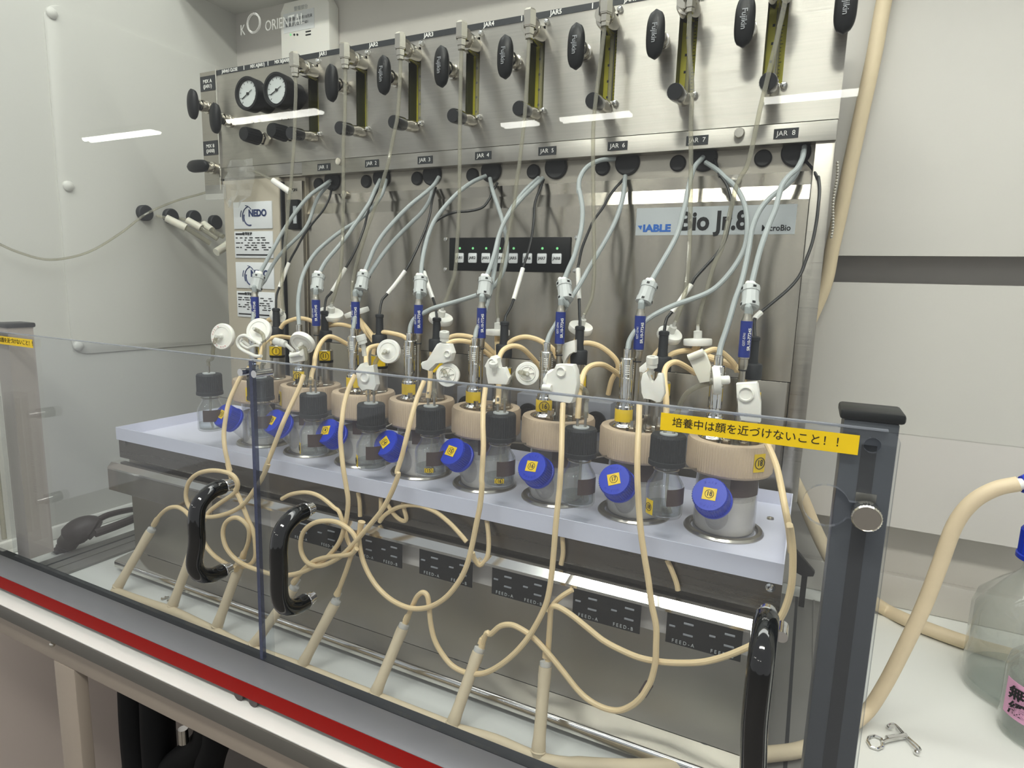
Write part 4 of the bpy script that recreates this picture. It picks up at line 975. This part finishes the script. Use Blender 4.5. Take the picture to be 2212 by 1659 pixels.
for i, (c, ax, hp, bi, side, lab) in enumerate(GF):
    yf = -.192 if i < 6 else -.180
    fc = P(*c, Y=yf); ax = Vector(ax).normalized(); r = 25.5/(FPX/((fc-CAM_LOC).length))*(1 if i < 6 else 1.15)
    f = thing('disc_filter', fc, lab, 'filter', 'lower disc filters')
    m = MB(); m.lathe([(.0001, -.0042), (r*.55, -.0042), (r*.96, -.0036), (r, -.0022), (r, .0022), (r*.96, .0034), (r*.72, .0036), (r*.68, .0028), (r*.30, .0032), (.0001, .0036)], frame(fc, ax), 36); m.build('disc', 'white_plastic', f)
    MB().lathe([(r*.20, .003), (r*.18, .009), (r*.13, .0095), (r*.12, .015)], frame(fc, ax), 14).build('nozzle', 'frosted', f)
    if i in (6, 7) : MB().lathe([(r*.30, .003), (r*.30, .012), (r*.22, .013), (.0001, .013)], frame(fc, -ax), 14).build('rear_nozzle', 'white_plastic', f)
    if i in (4, 5):
        m = MB()
        for k in range(6): m.box(r*.22, r*.62, -.0006, .0006, .0030, .0042, M=frame(fc, ax) @ Matrix.Rotation(math.radians(60*k+15), 4, 'Z'))
        m.torus(frame(fc+ax*.0036, ax), r*.62, .0007, 28, 6); m.build('rib', 'white_plastic', f)
    if i == 0:
        for k, ch in enumerate('0.2um SLFG 050'):
            a = math.radians(205-k*0-(-k*14)); Mr = frame(fc+ax*.0036, ax) @ Matrix.Rotation(a, 4, 'Z') @ Matrix.Translation((0, -r*.80, 0)); text(ch, .0034, Mr, f, 'red_ink')
    start = fc+ax*.013
    pts = [start] + [P(x, y, Y=yf-.004+.002*j) for j, (x, y) in enumerate(hp)] + [BTOP[bi][side if bi else 0]+Vector((.0042 if bi == 0 else 0, 0, .006)), BTOP[bi][side if bi else 0]+Vector((.0042 if bi == 0 else 0, 0, -.002))]
    MB().tube(smooth(pts), .0027, 10).build('elbow_hose', 'clear_tube', f)
# ------------------------------------------------------------------ cream silicone tubes arching over the jars
ARC = [([('d', [(815,1300),(850,1255),(920,1225),(990,1215),(1060,1230),(1110,1258),(1170,1310)])], -.105, -.09, None, 'arching behind the two leftmost electrodes, upper of the pair'),
 ([('d', [(930,1385),(860,1375),(800,1370),(725,1388),(680,1425),(660,1490),(655,1600)])], -.10, -.19, 1, 'curving down into the second bottle from the left'),
 ([('d', [(1500,1490),(1390,1440),(1300,1390),(1230,1370),(1180,1400),(1140,1460),(1110,1540),(1100,1620)]), ('p', [(674,806),(673,826)])], -.095, -.19, 2, 'curving down into the third bottle from the left'),
 ([('d', [(1130,1400),(1150,1350),(1180,1310),(1220,1282),(1320,1268),(1430,1290),(1490,1320)])], -.09, -.09, None, 'arching behind the third electrode from the left'),
 ([('d', [(1490,1220),(1520,1300),(1580,1380),(1640,1450)])], -.09, -.10, None, 'running straight down behind the third electrode'),
 ([('d', [(1600,1420),(1620,1365),(1680,1335),(1750,1340),(1850,1365),(1900,1400)])], -.105, -.09, None, 'low arch right of the third black plug'),
 ([('d', [(1690,1450),(1640,1447),(1570,1470),(1545,1530),(1545,1640)]), ('p', [(787,807),(786,832)])], -.11, -.19, 3, 'curving down into the fourth bottle from the left'),
 ([('h', [(1480,500),(1330,370),(1200,285),(1160,270),(1070,258),(980,275),(900,330),(830,420),(790,520),(773,620)]), ('p', [(923,826)])], -.09, -.19, 4, 'long arch over the pane edge into the fifth bottle from the left'),
 ([('h', [(960,235),(1010,212),(1080,205),(1180,220),(1250,250),(1330,300),(1430,400)])], -.10, -.085, None, 'upper arch between the fourth and fifth electrodes'),
 ([('h', [(1540,300),(1620,245),(1720,220),(1830,240),(1930,290),(2000,340),(2045,430)])], -.10, -.085, None, 'arch between the fifth black plug and the sixth sensor barrel'),
 ([('h', [(1900,560),(1850,490),(1770,400),(1690,330),(1600,310),(1510,350),(1465,440),(1455,560),(1470,690)]), ('p', [(1079,845)])], -.09, -.19, 5, 'arching down into the third bottle from the right'),
 ([('i', [(660,225),(720,195),(800,190),(900,220),(1000,290),(1070,370),(1080,450),(1020,560),(985,700)])], -.10, -.07, None, 'wide arch right of the sixth black plug bending back down'),
 ([('i', [(1100,510),(1020,450),(930,405),(830,410),(760,460),(720,560),(700,680),(688,760)]), ('p', [(1248,868)])], -.10, -.19, 6, 'arch down into the second bottle from the right'),
 ([('i', [(1850,490),(1750,420),(1660,380),(1590,400),(1550,460),(1545,560),(1560,700),(1563,800)]), ('p', [(1437,890)])], -.10, -.19, 7, 'arch down into the rightmost bottle'),
 ([('i', [(1550,350),(1640,290),(1760,265),(1840,278)])], -.095, -.085, None, 'short arch left of the rightmost upper filter'),
 ([('i', [(1940,290),(2030,255),(2090,268),(2150,310),(2230,390),(2270,470)])], -.12, -.10, None, 'arch from the flat white clamp over the rightmost jar')]
for spec, y0, y1, bi, lab in ARC:
    pts = path(spec, y0, y1, n=5)
    if bi is not None: pts = end_at(pts, BTOP[bi][0]+Vector((0, 0, -.004)), 3)
    o = MB().tube(pts, .0032, 10).build('silicone_tube', 'silicone'); tag(o, 'cream silicone tube ' + lab, 'tube', 'cream tubes over the jars')
# ------------------------------------------------------------------ feed hoses hanging in front of the tray
FH = [([('g', [(640,620),(560,700),(490,830),(430,980),(400,1140),(385,1280),(395,1420),(425,1560),(450,1650)]), ('k', [(1150,80),(1175,180),(1215,300),(1250,370),(1290,470),(1330,570),(1370,660),(1388,770),(1390,870),(1362,930),(1320,955),(1270,965)])], 'leftmost, curling left at its lower end'),
 ([('g', [(1180,690),(1130,830),(1050,1000),(970,1180),(900,1360),(830,1540),(790,1640)]), ('k', [(1500,90),(1440,220),(1380,310),(1300,420),(1200,490),(1080,530),(980,540),(900,520),(830,460),(800,390),(800,310),(830,230),(900,170),(1000,145),(1100,150),(1190,180),(1235,240),(1230,310),(1180,360),(1090,420),(1010,480),(970,530),(940,600),(925,680),(970,790),(1050,880),(1140,940),(1190,965)])], 'second from the left, looping round the left black handle'),
 ([('g', [(1690,690),(1620,850),(1580,1000),(1560,1150),(1545,1300),(1560,1500),(1575,1630)]), ('l', [(510,100),(525,200),(520,300),(505,380),(470,500),(420,580),(340,660),(240,720),(130,760),(0,775)]), ('k', [(1530,1030),(1400,990),(1300,950),(1210,890),(1140,800),(1112,690),(1130,600),(1180,555),(1240,548),(1300,590),(1335,650),(1330,750),(1295,850)])], 'third from the left, ending in a loop between two handles'),
 ([('h', [(720,660),(650,830),(600,1000),(550,1200),(500,1400),(450,1560)]), ('l', [(900,20),(850,150),(780,280),(700,380),(640,450),(580,520),(480,620),(380,680),(300,700),(230,680),(185,620),(170,540),(190,450),(250,390),(330,365),(430,370),(510,410),(570,470),(590,540),(550,620),(510,740),(460,870)])], 'fourth from the left, looping beside the middle handle'),
 ([('h', [(1330,730),(1310,900),(1305,1100),(1310,1300),(1300,1500),(1292,1640)]), ('l', [(1525,100),(1510,250),(1480,400),(1450,550),(1410,700),(1350,820),(1260,930),(1150,1000),(1040,1020),(940,1000),(830,940),(730,840),(660,720),(620,600),(605,480),(614,425)])], 'fifth from the left, sweeping in a wide bowl'),
 ([('i', [(535,790),(530,900),(525,1100),(520,1300),(510,1500),(500,1640)]), ('l', [(2095,200),(2075,400),(2060,600),(2040,800),(2010,960),(1960,1080),(1880,1220),(1780,1340),(1660,1440),(1540,1500),(1420,1500),(1310,1450),(1230,1360),(1170,1250),(1140,1120),(1130,1000),(1115,920),(1080,898),(1040,930),(1010,990),(980,1060),(955,1115)])], 'third from the right, swinging in a deep bowl'),
 ([('i', [(1295,790),(1290,1000),(1280,1200),(1275,1400),(1280,1640)]), ('m', [(960,120),(985,300),(1010,450),(1030,600),(1060,750),(1060,870),(1055,980),(1030,1090),(1000,1150),(960,1210),(900,1260),(820,1290),(730,1275),(640,1230),(560,1160),(480,1060),(400,960),(330,880),(270,820),(200,770),(130,740),(60,750),(0,800)]), ('l', [(1560,1200),(1530,1280)])], 'second from the right, with a brown joint'),
 ([('j', [(1165,760),(1200,830),(1240,940),(1270,1080),(1300,1240),(1330,1400),(1345,1560)]), ('m', [(1915,100),(1935,250),(1935,400),(1925,500),(1900,600),(1860,690),(1790,780),(1690,860),(1600,905),(1480,950),(1350,980),(1200,985),(1070,975),(950,950),(830,900),(720,840),(620,760),(520,680),(440,630),(400,622),(385,645),(380,720),(372,850),(364,960)])], 'rightmost, passing behind the right black handle')]
YS = [[(0, -.205), (.22, -.236), (.36, -.250), (1, -.258)], [(0, -.205), (.12, -.236), (.22, -.252), (.5, -.262), (.75, -.255), (1, -.266)], [(0, -.205), (.12, -.236), (.25, -.252), (.5, -.256), (.8, -.268), (1, -.255)],
      [(0, -.205), (.12, -.236), (.25, -.252), (.6, -.262), (1, -.255)], [(0, -.205), (.12, -.236), (.25, -.252), (.6, -.266), (1, -.250)], [(0, -.205), (.12, -.236), (.25, -.252), (.6, -.270), (1, -.254)],
      [(0, -.205), (.10, -.236), (.25, -.252), (.6, -.272), (1, -.254)], [(0, -.190), (.12, -.236), (.25, -.252), (.6, -.264), (1, -.254)]]
for i, (spec, lab) in enumerate(FH):
    n = 4; pts = path(spec, 0, 0, n=n, ys=YS[i])
    t = thing('feed_hose', pts[0], 'cream silicone feed hose, ' + lab, 'hose', 'feed hoses hanging in front of the tray')
    MB().tube(pts, .0030, 10).build('hose', 'silicone', t)
    if i == 6:
        a = P(1060+1015/2.967, 1100+1120/2.967, Y=-.2655); b_ = P(1060+975/2.967, 1100+1185/2.967, Y=-.2665)
        MB().cyl(a, b_, .0044).build('joint', 'brown_patch', t)
    MB().cyl(pts[-1], pts[-1]+(pts[-1]-pts[-2]).normalized()*.010, .0032, .0046).build('sleeve', 'silicone', t)
    FH[i] = pts[-1]
# cream manifold on the bench with eight thick legs leaning on the machine
JB = [((252,1272), (325,1148)), ((371,1312), (416,1192)), ((467,1358), (520,1214)), ((545,1398), (633,1272)), ((650,1442), (723,1304)), ((808,1505), (870,1357)), ((975,1572), (1033,1409)), ((1162,1632), (1178,1440))]
t = thing('tube_manifold', P(545, 1395, Z=.0), 'thick cream silicone manifold with eight legs along the bench', 'tubing')
mp = [P(x, y, Z=.0075) for x, y in ((246,1277),(310,1300),(371,1320),(420,1343),(467,1366),(510,1388),(545,1404))] + [Vector((x, -.288, .0075)) for x in (.22, .30, .38, .44)] + [P(x, y, Z=.0075) for x, y in ((985,1576),(1070,1600),(1162,1638),(1250,1652))]
mp += [P(1400, 1657, Z=.012), P(1560, 1641, Z=.016), P(1650, 1630, Z=.016), P(1730, 1619, Z=.013), P(1800, 1588, Z=.013), P(1865, 1545, Z=.016)]
mp += [P(x, y, Y=q) for x, y, q in ((1905, 1490, -.050), (1950, 1405, -.05), (1995, 1310, -.05), (2030, 1220, -.05), (2062, 1135, -.05), (2100, 1085, -.05), (2150, 1056, -.05), (2200, 1045, -.05))]
main = smooth(mp, 5); k0 = 16*5
MB().tube(main, [.0066]*(14*5)+[.0078]*(len(main)-14*5), 12).build('main_tube', 'silicone_thick', t)
for i, (a, b_) in enumerate(JB):
    p0 = P(*a, Z=.010); p1 = P(*b_, Y=-.2565 if i else -.245); d = (p1-p0).normalized()
    lg = MB().tube([p0+(p1-p0)*k/10 for k in range(11)], [.0070, .0074, .0066, .0064, .0064, .0064, .0064, .0064, .0066, .0070, .0068], 14).build('leg', 'silicone_thick', t)
    m = MB(); m.lathe([(.0058, 0), (.0062, .001), (.0062, .005), (.0040, .0056), (.0026, .0062), (.0022, .0150), (.0001, .0150)], frame(p1, d), 12); m.build('luer_fitting', 'frosted', lg)
    MB().torus(frame(p0+d*.004, d), .0072, .0010, 18, 6).build('collar', 'silicone_thick', lg)
    s0 = p1+d*.0085; e = Vector(FH[i]) if i else P(332, 1133, Y=-.245)
    if i: MB().tube(smooth([s0, s0+d*.008, e+(s0-e)*.3, e]), [.0042]*4+[.0030]*20, 10).build('link', 'silicone', lg) if (s0-e).length < .06 else None
# hose from the first leg round behind the left handle; hose from the fourth leg
pts = [P(x, y, Y=q) for x, y, q in ((332,1134,-.246),(345,1114,-.249),(362,1099,-.252),(380,1095,-.252),(397,1102,-.254),(412,1118,-.256),(424,1140,-.258),(432,1170,-.262))]
o = MB().tube(smooth(pts), [.0042]*4+[.0030]*32, 10).build('feed_hose', 'silicone'); tag(o, 'short cream hose arching from the leftmost manifold leg', 'hose')
pts = path([('l', [(118,825),(150,780),(200,720),(280,660),(380,632),(480,622),(550,610),(590,570)])], -.256, -.262, n=4)
o = MB().tube(pts, [.0042]*4+[.0030]*(len(pts)-4), 10).build('feed_hose', 'silicone'); tag(o, 'short cream hose running right from the fourth manifold leg', 'hose')
# stray cream tubes below the tray, in front of the dark band
for spec, y0, y1, lab in (([('l', [(30,200),(100,165),(200,150),(280,165),(350,205),(420,265),(460,300),(495,420),(530,530),(560,560)])], -.232, -.245, 'arching over the ledge right of the middle handle'),
      ([('l', [(760,370),(800,320),(880,270),(960,248),(1040,248),(1120,270),(1200,310),(1290,385),(1360,460),(1410,520)])], -.2215, -.232, 'arching across the dark band left of the fifth feed hose'),
      ([('l', [(770,190),(770,270),(760,350)])], -.2215, -.2215, 'hanging straight from under the tray, left of the arch'),
      ([('l', [(600,150),(612,230),(615,330)])], -.2215, -.2225, 'hanging straight from under the tray, leftmost of the straight pieces'),
      ([('l', [(810,220),(850,290),(900,345),(945,365),(960,340),(945,280),(935,225)])], -.2215, -.2215, 'making a small U below the tray edge'),
      ([('l', [(1560,360),(1572,450),(1575,560),(1560,640),(1510,695),(1470,650),(1455,600)])], -.2222, -.244, 'bending under the ledge in a small hook'),
      ([('l', [(2125,480),(2130,600),(2115,690)])], -.2215, -.2225, 'hanging straight behind the third feed hose from the right'),
      ([('m', [(1130,325),(1160,390),(1190,470),(1200,520)])], -.2215, -.2225, 'slanting down the dark band at the right'),
      ([('m', [(370,660),(410,600),(460,555),(525,515)])], -.250, -.242, 'running up behind the fifth feed plate')):
    o = MB().tube(path(spec, y0, y1, n=4), .0027, 8).build('silicone_tube', 'silicone'); tag(o, 'cream tube ' + lab, 'tube', 'cream tubes below the tray')
# ------------------------------------------------------------------ white clamps and luer caps at the top of the feed hoses
def clamp(outline, conv, y, depth, label, recess=None, hole=None, bev=.0012, m_='white_plastic'):
    ox, oy, s = CROP[conv] if isinstance(conv, str) else conv
    ps = [P(ox+a/s, oy+b_/s, Y=y) for a, b_ in outline]
    c = sum(ps, Vector())/len(ps)
    t = thing('pinch_clamp', c, label, 'clamp', 'white pinch clamps')
    poly = [(q.x, q.z) for q in ps]
    if sum(a[0]*b_[1]-b_[0]*a[1] for a, b_ in zip(poly, poly[1:]+poly[:1])) < 0: poly.reverse()
    # extrude away from the viewer's side of the pane, into the hood
    MB().prism(poly, depth, front(0, y+depth, 0), bev).build('body', m_, t)
    if recess:
        a, b_, r = recess; q = P(ox+a/s, oy+b_/s, Y=y); rr = r/s/(FPX/((q-CAM_LOC).length))
        MB().lathe([(rr, .0002), (rr*1.0, .0026), (rr*.82, .0030), (rr*.72, .0012), (.0001, .0006)], frame((q.x, y, q.z), (0,-1,0)), 28).build('thumb_rest', m_, t)
    if hole:
        a, b_, c_, d_ = hole; q0, q1 = P(ox+a/s, oy+b_/s, Y=y-.0026), P(ox+c_/s, oy+d_/s, Y=y-.0026)
        MB().cyl(q0, q1, .0034).build('jaw', m_, t)
    return t
c5 = (580, 680, 7.9); c4 = (880, 700, 9.217); c1 = (1140, 720, 9.217); c2 = (1320, 740, 8.295); c3 = (1480, 740, 8.295); c6 = (440, 660, 8.295)
# open oval clamp
t = thing('pinch_clamp', P(540, 747, Y=-.20), 'open oval white wire-like clamp beside the red-printed filter', 'clamp', 'white pinch clamps')
def c6p(l, y=-.20): return smooth([P(440+a/8.295, 660+b_/8.295, Y=y) for a, b_ in l], 5)
MB().tube(c6p([(1025,700),(930,640),(830,575),(740,535),(650,560),(605,640),(630,730),(710,800),(830,860),(930,905),(1035,905)]), .0024, 10).build('body', 'white_plastic', t)
MB().tube(c6p([(690,590),(660,650),(700,710),(790,760),(850,740),(930,715),(1010,725)]), .0018, 8).build('spring_leaf', 'white_plastic', t)
MB().tube(c6p([(640,640),(700,640),(760,680),(830,735)], -.198), .0022, 8).build('jaw', 'frosted', t)
clamp([(350,640),(400,680),(460,682),(520,610),(575,570),(585,760),(575,790),(370,830),(350,800)], c5, -.200, .010, 'saddle-shaped white clamp below the translucent luer cap at the left', hole=(380,700,560,660))
clamp([(1480,945),(1560,840),(1630,815),(1640,900),(1800,850),(1790,960),(1840,1190),(1790,1300),(1680,1250),(1600,1310),(1520,1210)], c5, -.200, .008, 'white clamp half below the pane edge beside the fourth lower filter', recess=(1650,1060,90))
clamp([(640,370),(580,400),(470,600),(400,740),(290,750),(260,790),(290,890),(430,940),(560,760),(700,790),(840,740),(890,580),(830,400),(720,390)], c4, -.200, .010, 'white lever clamp with round tip in the middle, under an upright luer cap', recess=(810,590,75))
clamp([(1650,650),(1730,625),(1800,680),(1800,900),(1860,880),(1920,860),(1960,950),(1990,1100),(2050,1040),(1970,1210),(1600,1190),(1560,980),(1590,850),(1530,870),(1530,830),(1620,720)], c4, -.202, .009, 'white scooped clamp with luer end facing forward, left of the ribbed filter', recess=(1700,760,80))
clamp([(940,130),(840,160),(720,200),(680,320),(670,490),(700,600),(750,600),(760,480),(820,400),(940,385)], c1, -.118, .008, 'curved white clamp behind the sixth black plug')
clamp([(560,620),(700,620),(900,630),(950,750),(980,1000),(940,1200),(880,1390),(830,1390),(480,1350),(420,1300),(390,1200),(370,1030),(370,800),(500,770),(530,700)], c1, -.200, .012, 'large white lever clamp with thumb hollow above the sixth feed hose', recess=(670,760,100), hole=(300,1070,470,1090))
clamp([(530,700),(560,560),(650,510),(680,690),(740,760),(800,690),(830,560),(900,560),(920,600),(940,850),(950,920),(880,1070),(800,1080),(730,1000),(580,1020),(540,900)], c2, -.200, .010, 'white scooped clamp under the upright luer cap, second from the right')
clamp([(500,530),(500,450),(630,340),(640,500),(590,540)], c2, -.188, .004, 'small white clamp tab behind the upright luer cap near the right')
clamp([(45,270),(330,155),(370,200),(450,410),(440,700),(260,730)], c3, -.190, .006, 'flat tilted white clamp plate left of the rightmost sensor barrel', m_='cream_plastic', hole=(60,275,335,165))
clamp([(910,740),(1280,715),(1300,760),(1350,1100),(1345,1440),(980,1400),(975,1240),(920,1000)], c3, -.195, .012, 'tall white lever clamp with round thumb hollow at the far right', recess=(1090,915,130))
def luer(a, b_, c_, conv, y, r, label):
    ox, oy, s = conv; p0, p1, p2 = [P(ox+q[0]/s, oy+q[1]/s, Y=y+dy) for q, dy in ((a, -.002), (b_, 0), (c_, .002))]
    k = 1/(FPX/((p0-CAM_LOC).length)); rr = r/s*k; L = (p1-p0).length
    t = thing('luer_cap', p0, label, 'cap', 'translucent luer caps')
    MB().lathe([(.0001, .0014), (rr*.42, .0012), (rr*.42, 0), (rr*.95, 0), (rr, .0012), (rr, L*.62), (rr*.9, L*.66), (rr*.9, L), (rr*.45, L*1.06)], frame(p0, p1-p0), 20).build('collar', 'frosted', t)
    MB().cyl(p1, p2, rr*.46).build('stem', 'frosted', t)
luer((110,450), (290,500), (430,625), c5, -.196, 62, 'translucent luer cap lying toward the left above the saddle-shaped clamp')
luer((1565,345), (1615,490), (1640,700), c5, -.196, 82, 'translucent luer cap leaning left beside the fourth lower filter')
luer((738,150), (735,330), (715,420), c4, -.196, 97, 'translucent upright luer cap in the middle above the round-tipped clamp')
luer((1712,765), (1718,840), (1722,960), c4, -.206, 90, 'translucent luer cap facing forward on the scooped clamp')
luer((740,255), (730,440), (700,560), c2, -.200, 105, 'white upright luer cap second from the right, with a hole in its top')
# ------------------------------------------------------------------ right of the machine
pts = [P(x, y, Y=.222) for x, y in ((1925,-60),(1908,10),(1888,120),(1862,240),(1838,350),(1815,460),(1797,540),(1780,620))] + [Vector((.745, .218, .42)), Vector((.735, .216, .36)), Vector((.733, .215, .30)), Vector((.738, .215, .24))] + [P(1735, 1080, Y=.215), P(1760, 1140, Y=.215), P(1795, 1210, Y=.215), P(1840, 1265, Y=.205)] + [P(x, y, Z=.011) for x, y in ((1905,1312),(1960,1340),(2030,1368),(2110,1395),(2200,1420))]
o = MB().tube(smooth(pts, 5), .0100, 14).build('hose', 'silicone_thick'); tag(o, 'thick cream hose hanging down the back wall right of the machine', 'hose')
t = thing('blue_coupling', P(2205, 1043, Y=-.05), 'blue coupling with white nipple at the right edge', 'coupling')
a = P(2192, 1046, Y=-.05); d = Vector((1, .25, .12)).normalized()
MB().cyl(a-d*.004, a+d*.008, .0058).build('nipple', 'white_plastic', t)
MB().lathe([(.0085, 0), (.0115, .006), (.0115, .04), (.008, .045)], frame(a+d*.006, d), 8).build('body', 'blue_cap', t, angle=20)
def flask(bx, by, R, hs, hn, name, label):
    t = thing(name, (bx, by, .0004), label, 'bottle'); O = Matrix.Translation((bx, by, .0004))
    MB().lathe([(R*.82, 0), (R*.96, R*.05), (R, R*.16), (R, hs), (R*.93, hs+R*.28), (R*.62, hs+R*.62), (R*.34, hs+R*.86), (R*.30, hs+R), (R*.30, hn), (R*.26, hn), (R*.26, hs+R), (R*.55, hs+R*.6), (R*.94, hs), (R*.94, R*.2), (R*.8, R*.1)], O, 48).build('glass', 'flask_glass', t)
    MB().lathe([(R*.80, R*.08), (R*.93, R*.18), (R*.93, R*.36), (.0001, R*.36)], O, 40).build('water', 'water', t)
    return t, O
R = .062; bx, by = 1.0375, .108
t, O = flask(bx, by, R, .105, .182, 'glass_bottle', 'large clear glass bottle with blue screw cap')
MB().lathe([(R*.42, 0), (R*.44, .001), (R*.44, .006), (R*.42, .007), (R*.42, .036), (R*.38, .040), (.0001, .040)], O @ Matrix.Translation((0, 0, .178)), 72, flute=(.0009, 3, 4)).build('screw_cap', 'blue_cap', t, angle=25)
R2 = .042; bx2, by2 = 1.0375, .022
t, O = flask(bx2, by2, R2, .078, .125, 'glass_bottle', 'glass bottle with foil cover and pink handwritten label')
m = MB(); rnd = random.Random(3)
for k in range(7):
    pr = []
    r0 = R2*.46*(1.15-.06*k)+.002*math.sin(k*2); pr.append(r0)
M0 = O @ Matrix.Translation((0, 0, .100))
m.lathe([(.030, -.004), (.024, .004), (.019, .012), (.0165, .016), (.0185, .022), (.0175, .030), (.012, .034), (.0001, .035)], M0, 26)
for w in m.bm.verts:
    w.co += Vector((rnd.uniform(-1, 1), rnd.uniform(-1, 1), rnd.uniform(-1, 1)))*.0022
m.build('foil_cover', 'foil', t, angle=5)
MB().lathe([(R2*1.003, .028), (R2*1.012, .028), (R2*1.012, .070), (R2*1.003, .070)], O, 24, False, False, a0=math.radians(-168), a1=math.radians(-60)).build('pink_label', 'pink_label', t)
for tx, z_, a in (('無菌', .0575, -135), ('緩衝', .040, -132)):
    a = math.radians(a); d = Vector((math.cos(a), math.sin(a), 0)); text(tx, .0165, frame(Vector((bx2, by2, z_))+d*(R2*1.022), d), t, 'ink', bold=.0004)
# wire pinch clip lying on the bench
t = thing('wire_clip', P(1935, 1600, Z=.001), 'small steel wire tube clip lying on the white bench', 'clip')
def q(x, y, z=.0022): return P(x, y, Z=z)
MB().tube([q(1800+a/2.517, 1000+b_/2.517) for a, b_ in [(270,1528),(262,1500),(225,1483),(195,1490),(187,1515),(205,1545),(240,1556),(268,1545),(270,1528)]], .0016, 8).build('thumb_ring', 'chrome', t)
MB().tube([q(1800+a/2.517, 1000+b_/2.517, .004) for a, b_ in ((270,1518),(295,1508),(390,1490))], .0020, 8).build('plunger', 'chrome', t)
MB().tube([q(1800+a/2.517, 1000+b_/2.517, .0042) for a, b_ in ((292,1496),(395,1482))], .0030, 8).build('barrel', 'chrome', t)
MB().tube(smooth([q(1800+a/2.517, 1000+b_/2.517, .0045) for a, b_ in ((325,1440),(300,1440),(298,1425),(320,1417),(345,1428),(395,1480),(470,1548),(460,1558),(402,1500),(345,1430))], 4), .0011, 8).build('wire_frame', 'chrome', t)
MB().ball(q(1800+455/2.517, 1000+1575/2.517, .0035), .0030).build('stop_ball', 'chrome', t)
# small screws left on the bench
o = MB(); 
for a, b_ in ((348,1294),(356,1291),(361,1297)): 
    p = P(a, b_, Z=.0022); o.lathe([(.0001, 0), (.0022, 0), (.0022, .0016), (.0012, .0018), (.0012, .006), (.0001, .006)], frame((p.x, p.y, .0024), (.6, .7, .05)), 8)
o = o.build('loose_screws', 'nickel'); tag(o, 'tiny loose screws on the bench between manifold legs', 'screws', kind='stuff')
# clear plastic bag and a white-ended tube hanging from the valve box; bead chain at its right side
t = thing('plastic_bag', P(545, 400, Y=-.012), 'crumpled clear plastic bag hanging over the upper name plate', 'bag')
m = MB(); rnd = random.Random(5); g = []
for j in range(9):
    row = []
    for k in range(8):
        u, w = k/7, j/8
        ptl = P(503+w*-3, 352+w*98, Y=-.006); ptr = P(562-w*8-(20 if j > 6 else 0), 345+w*106, Y=-.006)
        q = ptl.lerp(ptr, u); q.y = -.008-.012*abs(math.sin(u*5+w*3))-.006*rnd.random(); row.append(q)
    g.append(row)
vs = [[m.bm.verts.new(q) for q in r_] for r_ in g]
m.mat('film')
for j in range(8):
    for k in range(7): m._f((vs[j][k], vs[j][k+1], vs[j+1][k+1], vs[j+1][k]))
bmesh.ops.solidify(m.bm, geom=m.bm.faces[:], thickness=.0006); m.build('sheet', 'film', t, angle=15)
t = thing('spare_tube', P(600, 395, Y=-.03), 'thin clear tube with white end piece beside the plastic bag', 'tube')
MB().tube(smooth([P(541, 367, Y=-.012), P(565, 377, Y=-.022), P(590, 390, Y=-.03)]), .0022, 8).build('tube', 'clear_tube', t)
a, b_ = P(590, 390, Y=-.03), P(627, 415, Y=-.03)
MB().cyl(a, b_, .0048, .0052).build('end_piece', 'white_plastic', t)
m = MB()
for k in range(26):
    u = k/25; q = P(1809-14*u+2*math.sin(u*9), 352+160*u, Y=.03); q.x = max(q.x, X1+.0022); m.ball(q, .0018, 8)
    if k: m.tube([pq, q], .0006, 5)
    pq = q
o = m.build('bead_chain', 'nickel'); tag(o, 'small steel bead chain hanging at the right side of the machine', 'chain')
flush_texts()
